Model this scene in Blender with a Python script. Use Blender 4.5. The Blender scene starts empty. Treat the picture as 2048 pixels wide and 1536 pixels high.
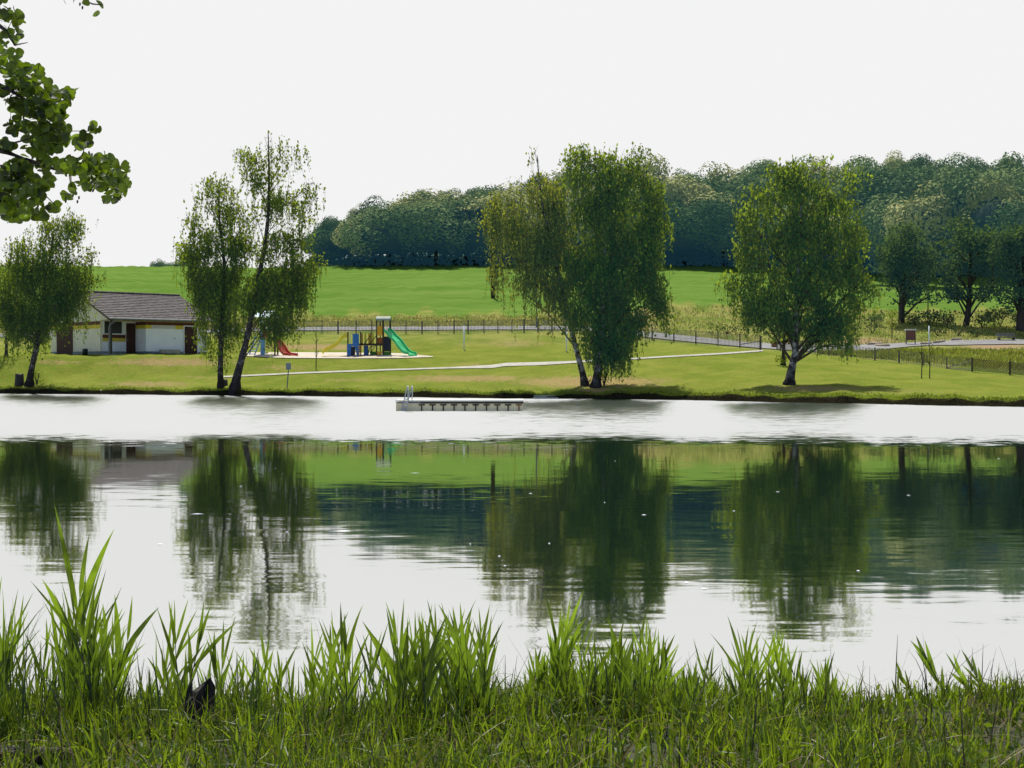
import bpy, math, random
import numpy as np
from mathutils import Vector
from mathutils.bvhtree import BVHTree

random.seed(7)
RNG = np.random.default_rng(11)
SC = bpy.context.scene
COL = SC.collection
F, H, PX0, PY0 = 2700.0, 1.8, 1024.0, 733.0      # focal length in photo pixels, eye height, principal point


def P(px, py, Y):
    return np.array([(px - PX0) / F * Y, Y, H - (py - PY0) / F * Y])


# ---------------------------------------------------------------- camera
cam_d = bpy.data.cameras.new('camera')
cam_d.sensor_fit = 'HORIZONTAL'
cam_d.sensor_width = 36.0
cam_d.lens = 36.0 * F / 2048.0
cam_d.shift_y = -(768.0 - PY0) / 2048.0
cam_d.clip_start = 0.1
cam_d.clip_end = 6000
cam = bpy.data.objects.new('camera', cam_d)
cam.location = (0, 0, H)
cam.rotation_euler = (math.radians(90), 0, 0)
COL.objects.link(cam)
SC.camera = cam

# ---------------------------------------------------------------- light
SUN_EL, SUN_AZ = 65.0, -9.0           # azimuth from +Y, negative = towards -X
world = bpy.data.worlds.new("World")
SC.world = world
world.use_nodes = True
wn, wl = world.node_tree.nodes, world.node_tree.links
wn.clear()


def math_node(nodes, links, op, a, b=None, clamp=False):
    n = nodes.new('ShaderNodeMath')
    n.operation = op
    n.use_clamp = clamp
    for i, v in enumerate((a, b)):
        if v is None:
            continue
        if isinstance(v, (int, float)):
            n.inputs[i].default_value = v
        else:
            links.new(v, n.inputs[i])
    return n.outputs[0]


def maprange(nodes, links, v, a, b, c, d, smooth=True):
    n = nodes.new('ShaderNodeMapRange')
    n.interpolation_type = 'SMOOTHSTEP' if smooth else 'LINEAR'
    links.new(v, n.inputs[0])
    for i, x in enumerate((a, b, c, d)):
        n.inputs[i + 1].default_value = x
    return n.outputs[0]


sky = wn.new('ShaderNodeTexSky')
sky.sky_type = 'NISHITA'
sky.sun_disc = False
sky.sun_elevation = math.radians(SUN_EL)
sky.sun_rotation = math.radians(SUN_AZ)
sky.air_density = 1.0
sky.dust_density = 1.5
tc = wn.new('ShaderNodeTexCoord')
sp = wn.new('ShaderNodeSeparateXYZ')
wl.new(tc.outputs['Generated'], sp.inputs[0])
f1 = maprange(wn, wl, sp.outputs[1], -0.15, 0.55, 0.10, 1.0)
f2 = maprange(wn, wl, sp.outputs[2], 0.50, 0.95, 1.0, 0.35)
fac = math_node(wn, wl, 'MULTIPLY', f1, f2)
sm = wn.new('ShaderNodeVectorMath'); sm.operation = 'MULTIPLY'
wl.new(sky.outputs[0], sm.inputs[0]); sm.inputs[1].default_value = (0.078, 0.096, 0.118)
mx = wn.new('ShaderNodeMix'); mx.data_type = 'RGBA'
wl.new(fac, mx.inputs[0]); wl.new(sm.outputs[0], mx.inputs[6]); mx.inputs[7].default_value = (0.892, 0.895, 0.893, 1)
bg = wn.new('ShaderNodeBackground'); bg.inputs[1].default_value = 1.0
wl.new(mx.outputs[2], bg.inputs[0])
wo = wn.new('ShaderNodeOutputWorld'); wl.new(bg.outputs[0], wo.inputs[0])

sd = bpy.data.lights.new('sun', 'SUN')
sd.energy = 4.9
sd.angle = math.radians(0.6)
sd.color = (1.0, 0.955, 0.86)
sun = bpy.data.objects.new('sun', sd)
az, el = math.radians(SUN_AZ), math.radians(SUN_EL)
S = Vector((math.sin(az) * math.cos(el), math.cos(az) * math.cos(el), math.sin(el)))
sun.rotation_euler = S.to_track_quat('Z', 'Y').to_euler()
sun.location = (0, 60, 60)
COL.objects.link(sun)

SC.view_settings.view_transform = 'Standard'
SC.view_settings.look = 'None'
SC.view_settings.exposure = 0
SC.view_settings.gamma = 1
SC.cycles.use_denoising = True
SC.cycles.max_bounces = 6
SC.cycles.diffuse_bounces = 2
SC.cycles.glossy_bounces = 3
SC.cycles.transmission_bounces = 4
SC.cycles.sample_clamp_indirect = 4.0
SC.cycles.use_adaptive_sampling = True
SC.cycles.adaptive_threshold = 0.02


# ---------------------------------------------------------------- materials
def new_mat(name):
    m = bpy.data.materials.new(name)
    m.use_nodes = True
    m.node_tree.nodes.clear()
    return m, m.node_tree.nodes, m.node_tree.links


def c4(c):
    return (c[0], c[1], c[2], 1.0)


def mixc(n, l, fac, a, b):
    x = n.new('ShaderNodeMix'); x.data_type = 'RGBA'
    if isinstance(fac, (int, float)):
        x.inputs[0].default_value = fac
    else:
        l.new(fac, x.inputs[0])
    for i, v in ((6, a), (7, b)):
        if isinstance(v, tuple):
            x.inputs[i].default_value = c4(v)
        else:
            l.new(v, x.inputs[i])
    return x.outputs[2]


def noise(n, l, scale, detail=4, vec=None, rough=0.55, sc=None, world_pos=True):
    t = n.new('ShaderNodeTexNoise')
    t.inputs['Scale'].default_value = scale
    t.inputs['Detail'].default_value = detail
    t.inputs['Roughness'].default_value = rough
    if vec is None:
        g = n.new('ShaderNodeNewGeometry')
        vec = g.outputs['Position']
    if sc is not None:
        mp = n.new('ShaderNodeMapping')
        mp.inputs['Scale'].default_value = sc
        l.new(vec, mp.inputs[0])
        vec = mp.outputs[0]
    l.new(vec, t.inputs['Vector'])
    return t


def M_solid(name, c1, c2=None, scale=6.0, rough=0.8, sc=None, bump=0.0, bscale=None, lo=0.35, hi=0.65, metal=0.0):
    m, n, l = new_mat(name)
    b = n.new('ShaderNodeBsdfPrincipled')
    o = n.new('ShaderNodeOutputMaterial')
    l.new(b.outputs[0], o.inputs[0])
    b.inputs['Roughness'].default_value = rough
    b.inputs['Metallic'].default_value = metal
    if c2 is None:
        c2 = tuple(x * 0.8 for x in c1)
    t = noise(n, l, scale, 5, sc=sc)
    f = maprange(n, l, t.outputs[0], lo, hi, 0, 1)
    l.new(mixc(n, l, f, tuple(c1), tuple(c2)), b.inputs['Base Color'])
    if bump:
        t2 = noise(n, l, bscale or scale * 3, 4, sc=sc)
        bp = n.new('ShaderNodeBump')
        bp.inputs['Distance'].default_value = bump
        l.new(t2.outputs[0], bp.inputs['Height'])
        l.new(bp.outputs[0], b.inputs['Normal'])
    return m


def M_leaf(name, dark, light, trans, tmix=0.5, nscale=0.5, haze=None, gloss=0.0, tlow=0.5, ovar=0.0, tone=False):
    m, n, l = new_mat(name)
    g = n.new('ShaderNodeNewGeometry')
    rnd = g.outputs['Random Per Island']
    t = noise(n, l, nscale, 3)
    a = math_node(n, l, 'MULTIPLY', rnd, 0.35)
    b = maprange(n, l, t.outputs[0], 0.38, 0.62, 0, 0.65)
    oi = n.new('ShaderNodeObjectInfo')
    f = math_node(n, l, 'ADD', a, b)
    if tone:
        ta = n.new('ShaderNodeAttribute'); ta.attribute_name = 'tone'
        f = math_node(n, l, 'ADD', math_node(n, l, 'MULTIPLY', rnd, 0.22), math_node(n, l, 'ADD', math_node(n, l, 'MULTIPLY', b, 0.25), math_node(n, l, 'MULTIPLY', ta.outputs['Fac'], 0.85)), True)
    if ovar: f = math_node(n, l, 'ADD', f, math_node(n, l, 'MULTIPLY', math_node(n, l, 'SUBTRACT', oi.outputs['Random'], 0.5), ovar), True)
    col = mixc(n, l, f, dark, light)
    tcol = mixc(n, l, f, tuple(x * tlow for x in trans), trans)
    d = n.new('ShaderNodeBsdfDiffuse'); l.new(col, d.inputs[0])
    tr = n.new('ShaderNodeBsdfTranslucent'); l.new(tcol, tr.inputs[0])
    ms = n.new('ShaderNodeMixShader'); ms.inputs[0].default_value = tmix
    l.new(d.outputs[0], ms.inputs[1]); l.new(tr.outputs[0], ms.inputs[2])
    out = ms.outputs[0]
    if gloss:
        gl = n.new('ShaderNodeBsdfGlossy'); gl.inputs['Roughness'].default_value = 0.4
        m2 = n.new('ShaderNodeMixShader'); m2.inputs[0].default_value = gloss
        l.new(out, m2.inputs[1]); l.new(gl.outputs[0], m2.inputs[2]); out = m2.outputs[0]
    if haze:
        e = n.new('ShaderNodeEmission'); e.inputs[0].default_value = c4(haze); e.inputs[1].default_value = 1  # haze painted onto the leaves as a faint constant glow
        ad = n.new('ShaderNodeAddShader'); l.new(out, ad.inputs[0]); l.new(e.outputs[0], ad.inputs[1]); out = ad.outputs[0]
    o = n.new('ShaderNodeOutputMaterial'); l.new(out, o.inputs[0])
    return m


# ---------------------------------------------------------------- mesh helpers
def tag(o, label=None, cat=None, group=None, kind=None):
    if label: o['label'] = label
    if cat: o['category'] = cat
    if group: o['group'] = group
    if kind: o['kind'] = kind
    return o


def empty(name, loc):
    o = bpy.data.objects.new(name, None)
    o.location = tuple(float(v) for v in loc)
    o.empty_display_size = 0.2
    COL.objects.link(o)
    return o


def root_loc(parent):
    v = Vector((0, 0, 0))
    while parent is not None:
        v += parent.location
        parent = parent.parent
    return v


def np_mesh(name, V, nper, mat, parent=None, smooth=False, tone=None):
    """V: (N*nper, 3) array, every nper vertices a face."""
    V = np.asarray(V, dtype=np.float64).reshape(-1, 3)
    off = np.array(root_loc(parent))
    V = V - off
    nf = len(V) // nper
    me = bpy.data.meshes.new(name)
    me.vertices.add(len(V)); me.vertices.foreach_set('co', V.ravel())
    me.loops.add(len(V)); me.loops.foreach_set('vertex_index', np.arange(len(V), dtype=np.int32))
    me.polygons.add(nf)
    me.polygons.foreach_set('loop_start', np.arange(0, len(V), nper, dtype=np.int32))
    me.polygons.foreach_set('loop_total', np.full(nf, nper, dtype=np.int32))
    if smooth:
        me.polygons.foreach_set('use_smooth', np.ones(nf, dtype=bool))
    me.update(calc_edges=True)
    if tone is not None:
        ta = me.attributes.new('tone', 'FLOAT', 'POINT')
        ta.data.foreach_set('value', np.repeat(tone, nper).astype(np.float32))
    me.materials.append(mat)
    o = bpy.data.objects.new(name, me)
    o.parent = parent
    COL.objects.link(o)
    return o


class MB:
    def __init__(s, tf=None):
        s.v, s.f, s.tf = [], [], tf

    def add(s, vs, fs):
        k = len(s.v)
        for v in vs:
            v = (float(v[0]), float(v[1]), float(v[2]))
            s.v.append(s.tf(v) if s.tf else v)
        s.f += [tuple(k + i for i in f) for f in fs]
        return s

    def box(s, x0, x1, y0, y1, z0, z1):
        vs = [(x0, y0, z0), (x1, y0, z0), (x1, y1, z0), (x0, y1, z0), (x0, y0, z1), (x1, y0, z1), (x1, y1, z1), (x0, y1, z1)]
        return s.add(vs, [(0, 3, 2, 1), (4, 5, 6, 7), (0, 1, 5, 4), (1, 2, 6, 5), (2, 3, 7, 6), (3, 0, 4, 7)])

    def prism(s, poly, y0, y1):
        """poly in (x, z), extruded along y"""
        n = len(poly)
        vs = [(x, y0, z) for x, z in poly] + [(x, y1, z) for x, z in poly]
        fs = [tuple(range(n)), tuple(range(2 * n - 1, n - 1, -1))]
        fs += [((i + 1) % n, i, n + i, n + (i + 1) % n) for i in range(n)]
        return s.add(vs, fs)

    def tube(s, pts, rad, n=8, cap=True):
        pts = [Vector([float(c) for c in p]) for p in pts]
        if isinstance(rad, (int, float)):
            rad = [rad] * len(pts)
        rings, up = [], None
        for i, p in enumerate(pts):
            d = (pts[min(i + 1, len(pts) - 1)] - pts[max(i - 1, 0)]).normalized()
            if up is None:
                up = Vector((1, 0, 0)) if abs(d.x) < 0.9 else Vector((0, 1, 0))
            a = d.cross(up).normalized(); b = d.cross(a).normalized(); up = b.cross(d) * -1
            if up.length < 1e-6: up = Vector((1, 0, 0))
            up = Vector((1, 0, 0)) if abs(d.x) < 0.9 else Vector((0, 1, 0))
            rings.append([p + (a * math.cos(t) + b * math.sin(t)) * rad[i] for t in [2 * math.pi * k / n for k in range(n)]])
        vs = [v for r in rings for v in r]
        fs = []
        for i in range(len(pts) - 1):
            for k in range(n):
                fs.append((i * n + k, i * n + (k + 1) % n, (i + 1) * n + (k + 1) % n, (i + 1) * n + k))
        if cap:
            fs.append(tuple(range(n - 1, -1, -1))); fs.append(tuple((len(pts) - 1) * n + k for k in range(n)))
        return s.add(vs, fs)

    def build(s, name, mat, parent=None, smooth=False):
        off = root_loc(parent)
        me = bpy.data.meshes.new(name)
        me.from_pydata([(v[0] - off.x, v[1] - off.y, v[2] - off.z) for v in s.v], [], s.f)
        if smooth:
            me.polygons.foreach_set('use_smooth', np.ones(len(me.polygons), dtype=bool))
        me.update()
        me.materials.append(mat)
        o = bpy.data.objects.new(name, me)
        o.parent = parent
        COL.objects.link(o)
        return o


def copy_tree(o, parent=None):
    kids = list(o.children)
    c = o.copy(); COL.objects.link(c)
    if parent is not None: c.parent = parent
    for k in kids:
        copy_tree(k, c)
    return c


# ---------------------------------------------------------------- ground
PXC = np.concatenate([np.arange(-1500, -100, 40), np.arange(-100, 2150, 8), np.arange(2150, 3640, 40)]).astype(float)


def curve(pts, key):
    pts = sorted(pts)
    a = np.interp(PXC, [p[0] for p in pts], [p[key] for p in pts])
    k = np.ones(7) / 7                                  # soften the knots
    b = np.convolve(np.pad(a, 3, mode='edge'), k, 'valid')
    return b


wl_py = curve([(-1500, 785), (0, 787), (600, 792), (1040, 797), (1280, 798.5), (1500, 803), (2048, 814), (3600, 826)], 1)
wob = 0.5 * np.sin(PXC * 0.021) + 0.35 * np.sin(PXC * 0.057 + 1) + 0.25 * np.sin(PXC * 0.13 + 2)
YW = H * F / (wl_py + wob * 0.45 - PY0)


def C(pts):
    py, Y = curve(pts, 1), curve(pts, 2)
    return Y, H - (py - PY0) / F * Y


steps_dip = np.exp(-((PXC - 1090) / 30) ** 4)
cur = []
cur.append((YW - 6, np.full_like(YW, -1.5)))
cur.append((YW - 0.25, np.full_like(YW, -0.25)))
cur.append((YW, np.zeros_like(YW)))
lip = 0.27 + 0.05 * np.sin(PXC * 0.031) + 0.04 * np.sin(PXC * 0.083)
lip = lip * (1 - 0.6 * steps_dip)
cur.append((YW + 0.28, lip))
cur.append((YW + 1.8, lip + 0.14))
C3 = C([(-1500, 760, 95), (450, 751, 93), (780, 742, 91), (1024, 734, 89.5), (1075, 729, 90), (1300, 718, 93), (1520, 706, 98), (1700, 731, 92), (2048, 775, 80), (3600, 786, 77)])
cur.append(C3)
C4 = C([(-1500, 710, 97), (400, 712, 97), (520, 716, 97), (860, 716, 97), (1000, 712, 98), (1130, 706, 100), (1300, 701, 102), (1520, 701.5, 101.5), (1700, 717, 98.5), (2048, 757, 91), (3600, 775, 88)])
cur.append(C4)
C4b = C([(-1500, 704, 107), (400, 705, 108), (520, 704, 104), (860, 703, 105), (1130, 698, 107), (1300, 690, 108), (1520, 700, 103), (1700, 716, 99.8), (2048, 755, 93), (3600, 772, 90)])
cur.append(C4b)
C5 = C([(-1500, 683, 115), (0, 680, 116), (500, 669, 116), (600, 667, 116), (900, 668, 116), (1100, 664, 116), (1200, 669, 115), (1300, 682, 112), (1520, 699, 105), (1620, 708, 103.5), (1700, 715, 102), (1900, 737, 98.5), (2048, 752, 96), (3600, 768, 93)])
cur.append(C5)
C6a = C([(-1500, 676, 118.5), (0, 675, 118.5), (600, 662, 118.5), (1100, 660, 118.5), (1200, 664, 117.5), (1300, 677, 115), (1500, 697, 108.5), (1620, 706, 106), (1720, 706, 108), (1800, 698, 112), (1900, 697, 113), (2048, 697, 114), (3600, 690, 114)])
cur.append(C6a)
C6b = C([(-1500, 668, 122), (0, 669, 122), (600, 656, 122), (1100, 653.5, 122), (1200, 656, 121.5), (1300, 667, 121), (1500, 689, 118), (1620, 694, 118), (1720, 694, 119), (1800, 690, 120), (1900, 684, 121), (2048, 681, 122), (3600, 675, 122)])
cur.append(C6b)
C7 = C([(-1500, 645, 134), (0, 645, 134), (600, 637, 134), (1100, 636, 134), (1250, 624, 136), (1350, 613, 138), (1500, 614, 140), (1800, 624, 142), (2048, 622, 142), (3600, 600, 142)])
cur.append(C7)
C8 = C([(-1500, 528, 262), (0, 528, 262), (370, 530, 262), (640, 535, 250), (960, 537, 240), (1100, 538, 235), (1400, 541, 228), (1500, 545, 225), (1800, 566, 212), (2048, 574, 205), (3600, 560, 190)])
cur.append(((C7[0] + C8[0]) / 2, (C7[1] + C8[1]) / 2 + 0.6))
cur.append(C8)
z9 = np.interp(PXC, [-1500, 400, 590, 640, 900, 1400, 2048, 3600], [19, 19.5, 22, 29, 31, 33, 37, 38])
cur.append((np.full_like(YW, 330.0), z9))
cur.append((np.full_like(YW, 700.0), z9 * 0.6))
cur.append((np.full_like(YW, 2500.0), np.zeros_like(YW)))
NSUB = [2, 2, 3, 5, 22, 16, 10, 14, 6, 8, 16, 14, 14, 10, 3, 2]
BASE_RI = [0]
rows, rowtype = [], []
for k in range(len(cur) - 1):
    for j in range(NSUB[k]):
        t = j / NSUB[k]
        # hermite in z against Y for a soft profile
        Y0, Z0 = cur[k]; Y1, Z1 = cur[k + 1]
        rows.append((Y0 + (Y1 - Y0) * t, Z0 + (Z1 - Z0) * t)); rowtype.append(k + t)
rows.append(cur[-1]); rowtype.append(len(cur) - 1.0)
RY = np.array([r[0] for r in rows]); RZ = np.array([r[1] for r in rows]); RT = np.array(rowtype)
# smooth z along the rows beyond the bank
land = RT >= 4
for it in range(5):
    Z2 = RZ.copy()
    Z2[1:-1] = RZ[1:-1] * 0.5 + (RZ[:-2] + RZ[2:]) * 0.25
    RZ[land] = Z2[land]
RX = (PXC[None, :] - PX0) / F * RY
# small relief
lowf = 0.05 * np.sin(RX * 0.7 + RY * 0.4) + 0.035 * np.sin(RX * 1.9 - RY * 1.3 + 2) + 0.03 * np.sin(RX * 3.1 + RY * 2.1)
am = np.clip((RT - 3.5) / 1.0, 0, 1)[:, None]
am = am * np.where((RT > 7.7) & (RT < 10.6), .2, 1.0)[:, None]
RZ = RZ + lowf * am * (1 + (RT[:, None] > 11) * .8)
PYV = PY0 + (H - RZ) / RY * F
PXV = np.broadcast_to(PXC[None, :], RY.shape)
nr, nc = RY.shape
gverts = np.stack([RX, RY, RZ], -1).reshape(-1, 3)
gi = np.arange(nr * nc).reshape(nr, nc)
gf = np.stack([gi[:-1, :-1], gi[:-1, 1:], gi[1:, 1:], gi[1:, :-1]], -1).reshape(-1, 4)
me = bpy.data.meshes.new('ground')
me.from_pydata(gverts.tolist(), [], gf.tolist())
me.polygons.foreach_set('use_smooth', np.ones(len(me.polygons), dtype=bool))


def sstep(x, a, b):
    t = np.clip((x - a) / (b - a), 0, 1)
    return t * t * (3 - 2 * t)


T = RT[:, None] + 0 * RY
jit = 0.10 * np.sin(PXV * 0.05) + 0.08 * np.sin(PXV * 0.13 + 1)
field = sstep(T + jit, 10.95, 11.1) * (1 - sstep(T, 12.98, 13.05))
verge = sstep(T + jit, 7.0, 7.9) * (1 - sstep(T + jit, 10.95, 11.1)) * np.where(T < 8, 0.6, 1.0)
brown = np.zeros_like(RY)
for (x, y, sx, sy, a) in [(1180, 764, 170, 13, 1), (930, 757, 170, 8, .8), (300, 768, 110, 8, .7), (640, 694, 110, 7, 1.0), (1620, 777, 130, 8, .75),
                          (110, 724, 70, 7, .6), (340, 724, 140, 9, .9), (560, 735, 90, 7, .5), (1280, 790, 60, 5, .4), (1030, 688, 90, 9, .55), (940, 728, 60, 4, .5),
                          (1190, 782, 60, 7, 1), (60, 777, 50, 6, .9), (1700, 745, 90, 4, .3), (1350, 728, 120, 4, .35), (700, 760, 100, 5, .5),
                          (1790, 782, 130, 7, .4), (1990, 693, 70, 8, 1.2), (1730, 683, 60, 6, 1.2), (1290, 640, 22, 24, .8), (420, 755, 120, 6, .4)]:
    brown = np.maximum(brown, a * np.exp(-((PXV - x) / sx) ** 2 - ((PYV - y) / sy) ** 2))
soil = (1 - sstep(T + 0.1 * np.sin(PXV * .11), 3.0, 3.25))
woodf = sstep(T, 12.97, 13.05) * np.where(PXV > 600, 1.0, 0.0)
bankg = sstep(T, 2.9, 3.2) * (1 - sstep(T, 3.7, 4.12))
attr = me.color_attributes.new('zone', 'FLOAT_COLOR', 'POINT')
attr.data.foreach_set('color', np.stack([field, verge, brown, np.clip(soil, 0, 1)], -1).astype(np.float32).ravel())
attr2 = me.color_attributes.new('edge', 'FLOAT_COLOR', 'POINT')
attr2.data.foreach_set('color', np.stack([bankg, woodf, bankg, bankg], -1).astype(np.float32).ravel())

m, n, l = new_mat('ground')
at = n.new('ShaderNodeAttribute'); at.attribute_name = 'zone'
sepc = n.new('ShaderNodeSeparateColor'); l.new(at.outputs['Color'], sepc.inputs[0])
at2 = n.new('ShaderNodeAttribute'); at2.attribute_name = 'edge'
se2 = n.new('ShaderNodeSeparateColor'); l.new(at2.outputs['Color'], se2.inputs[0])
nL = noise(n, l, 0.35, 6, rough=0.65, sc=(1, 0.9, 1))
nM = noise(n, l, 2.3, 5, rough=0.7)
nS = noise(n, l, 9.0, 4, rough=0.7)
lawn = mixc(n, l, maprange(n, l, nL.outputs[0], 0.36, 0.64, 0, 1), (0.145, 0.205, 0.026), (0.225, 0.262, 0.044))
lawn = mixc(n, l, maprange(n, l, nM.outputs[0], 0.35, 0.75, 0.0, 0.6), lawn, (0.24, 0.215, 0.055))
lawn = mixc(n, l, maprange(n, l, nS.outputs[0], 0.48, 0.70, 0.0, 0.6), lawn, (0.08, 0.12, 0.014))
bmask = math_node(n, l, 'ADD', sepc.outputs[2], math_node(n, l, 'MULTIPLY', math_node(n, l, 'SUBTRACT', nM.outputs[0], 0.5), 1.5))
bcol = mixc(n, l, maprange(n, l, nS.outputs[0], 0.35, 0.65, 0, 1), (0.27, 0.185, 0.075), (0.40, 0.31, 0.15))
base = mixc(n, l, math_node(n, l, 'MULTIPLY', maprange(n, l, bmask, 0.22, 0.80, 0, 0.88), maprange(n, l, sepc.outputs[2], 0.05, .3, 0, 1)), lawn, bcol)
edgec = mixc(n, l, maprange(n, l, nS.outputs[0], 0.4, 0.6, 0, 1), (0.05, 0.10, 0.01), (0.13, 0.18, 0.018))
base = mixc(n, l, math_node(n, l, 'MULTIPLY', se2.outputs[0], 0.8), base, edgec)
nF = noise(n, l, 0.22, 6, rough=0.75, sc=(0.22, 1.0, 1.0))
fieldc = mixc(n, l, maprange(n, l, nF.outputs[0], 0.35, 0.65, 0, 1), (0.092, 0.180, 0.028), (0.150, 0.238, 0.048))
fieldc = mixc(n, l, maprange(n, l, nM.outputs[0], 0.45, 0.7, 0, 0.35), fieldc, (0.15, 0.24, 0.03))
base = mixc(n, l, sepc.outputs[0], base, fieldc)
vergec = mixc(n, l, maprange(n, l, nL.outputs[0], 0.35, 0.65, 0, 1), (0.14, 0.20, 0.035), (0.30, 0.29, 0.09))
vergec = mixc(n, l, math_node(n, l, 'MULTIPLY', sepc.outputs[2], 0.9), vergec, (0.36, 0.25, 0.15))
base = mixc(n, l, sepc.outputs[1], base, vergec)
soilc = mixc(n, l, maprange(n, l, nS.outputs[0], 0.35, 0.65, 0, 1), (0.010, 0.012, 0.006), (0.035, 0.028, 0.015))
base = mixc(n, l, at.outputs['Alpha'], base, soilc)
base = mixc(n, l, se2.outputs[1], base, (0.045, 0.085, 0.075))  # forest floor: bluish shade of the wood put into its colour
bsdf = n.new('ShaderNodeBsdfDiffuse'); l.new(base, bsdf.inputs[0])
bp = n.new('ShaderNodeBump'); bp.inputs['Distance'].default_value = 0.13
l.new(math_node(n, l, 'ADD', nM.outputs[0], math_node(n, l, 'MULTIPLY', nS.outputs[0], 0.5)), bp.inputs['Height']); l.new(bp.outputs[0], bsdf.inputs['Normal'])
o = n.new('ShaderNodeOutputMaterial'); l.new(bsdf.outputs[0], o.inputs[0])
MAT_GROUND = m
me.materials.append(m)
me.update()
ground = bpy.data.objects.new('ground', me); COL.objects.link(ground)
tag(ground, kind='structure', label='grassy far shore rising over lawn and green field to the wooded hill', cat='ground')

BV = BVHTree.FromPolygons([tuple(v) for v in gverts.tolist()], [tuple(f) for f in gf.tolist()])


def gp(px, py, off=0.0):
    d = Vector(((px - PX0) / F, 1.0, -(py - PY0) / F))
    hit, nrm, idx, dist = BV.ray_cast(Vector((0, 0, H)), d.normalized())
    if hit is None:
        return Vector(P(px, py, 150))
    return Vector((hit.x, hit.y, hit.z + off))


def gz(x, y):
    hit, nrm, idx, dist = BV.ray_cast(Vector((x, y, 200)), Vector((0, 0, -1)))
    return hit.z if hit is not None else 0.0


def row_pts(k, frac_px):
    """world point on curve k at px"""
    Yk, Zk = cur[k]
    Y = np.interp(frac_px, PXC, Yk)
    x = (frac_px - PX0) / F * Y
    return x, Y


def strip(name, near, far, mat, off, label, cat, nsub=3, step=8, kind='structure'):
    """sheet laid on the ground between two photo lines (px, py)"""
    x0 = max(near[0][0], far[0][0]); x1 = min(near[-1][0], far[-1][0])
    xs = np.arange(x0, x1 + 0.1, step)
    na = np.interp(xs, [p[0] for p in near], [p[1] for p in near])
    fa = np.interp(xs, [p[0] for p in far], [p[1] for p in far])
    vs, fs = [], []
    for i, x in enumerate(xs):
        for j in range(nsub + 1):
            t = j / nsub
            q = gp(x, na[i] + (fa[i] - na[i]) * t, off)
            vs.append(q)
    w = nsub + 1
    for i in range(len(xs) - 1):
        for j in range(nsub):
            a = i * w + j
            fs.append((a, a + w, a + w + 1, a + 1))
    o = MB().add(vs, fs).build(name, mat)
    tag(o, label=label, cat=cat, kind=kind)
    return o


M_path = M_solid('path_concrete', (0.42, 0.40, 0.33), (0.33, 0.31, 0.26), 2.5)
M_road = M_solid('road_gravel', (0.235, 0.23, 0.225), (0.17, 0.165, 0.16), 1.2)
M_sand = M_solid('sand', (0.56, 0.49, 0.38), (0.45, 0.38, 0.28), 1.5)
pl = [(446, 754), (600, 746.5), (780, 740), (905, 736), (985, 733.5), (1010, 729.5), (1075, 728), (1200, 722), (1330, 714), (1440, 708), (1530, 701.5)]
strip('footpath', [(x, y + (1.8 if not 985 <= x <= 1075 else 3.6)) for x, y in pl], [(x, y - (1.1 if not 985 <= x <= 1075 else 2.8)) for x, y in pl], M_path, 0.04,
      'narrow pale footpath crossing the lawn', 'path', 2)
strip('play_sand', [(490, 713), (560, 717), (700, 718), (800, 717.5), (868, 715)], [(490, 706), (560, 705.5), (700, 706), (800, 707.5), (868, 714)], M_sand, 0.05,
      'pale sand strip under the playground equipment', 'sand', 4)
# road: between the two road curves
rv, rf = [], []
xs = np.arange(-600, 2600, 8)
for i, x in enumerate(xs):
    a = row_pts(9, x); b = row_pts(10, x)
    for j in range(5):
        t = j / 4
        t = t + (1 - t) * .45 * float(np.clip((x - 1720) / 120, 0, 1))
        X = a[0] + (b[0] - a[0]) * t; Y = a[1] + (b[1] - a[1]) * t
        rv.append((X, Y, gz(X, Y) + 0.07))
for i in range(len(xs) - 1):
    for j in range(4):
        a = i * 5 + j
        rf.append((a, a + 5, a + 6, a + 1))
road = MB().add(rv, rf).build('road', M_road)
tag(road, label='pale gravel lane running behind the fence', cat='road', kind='structure')

# near bank (the grass the camera stands on)
nb_x = np.arange(-16, 16.01, 0.2); nb_y = np.arange(-8, 9.01, 0.15)
NX, NY = np.meshgrid(nb_x, nb_y)


def shore_y(x):
    return 6.9 + 0.16 * np.sin(x * 1.5 + 0.5) + 0.1 * np.sin(x * 3.8)


def near_z(x, y):
    s = shore_y(x) - y
    rightup = 0.10 * sstep(x, 1.6, 2.5) * sstep(s, -0.1, .8)
    z = np.where(s > 0, 0.14 * sstep(s, -0.1, 0.6) + 0.10 * np.clip(s - 0.3, 0, 2.2) - 0.02 * np.clip(s - 2.5, 0, 30), s * 0.5)
    return z + rightup + 0.025 * np.sin(x * 3.1 + y * 2.2) * (s > 0.3)


NZ = near_z(NX, NY)
nbv = np.stack([NX, NY, NZ], -1).reshape(-1, 3)
r, c = NX.shape
ii = np.arange(r * c).reshape(r, c)
nbf = np.stack([ii[:-1, :-1], ii[:-1, 1:], ii[1:, 1:], ii[1:, :-1]], -1).reshape(-1, 4)
M_nearsoil = M_solid('near_bank_soil', (0.012, 0.018, 0.006), (0.045, 0.045, 0.016), 3.0, bump=0.05)
nb = MB().add(nbv.tolist(), [tuple(f) for f in nbf.tolist()]).build('near_bank', M_nearsoil, smooth=True)
tag(nb, label='earth bank of the near shore under the grass', cat='ground', kind='structure')

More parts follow.
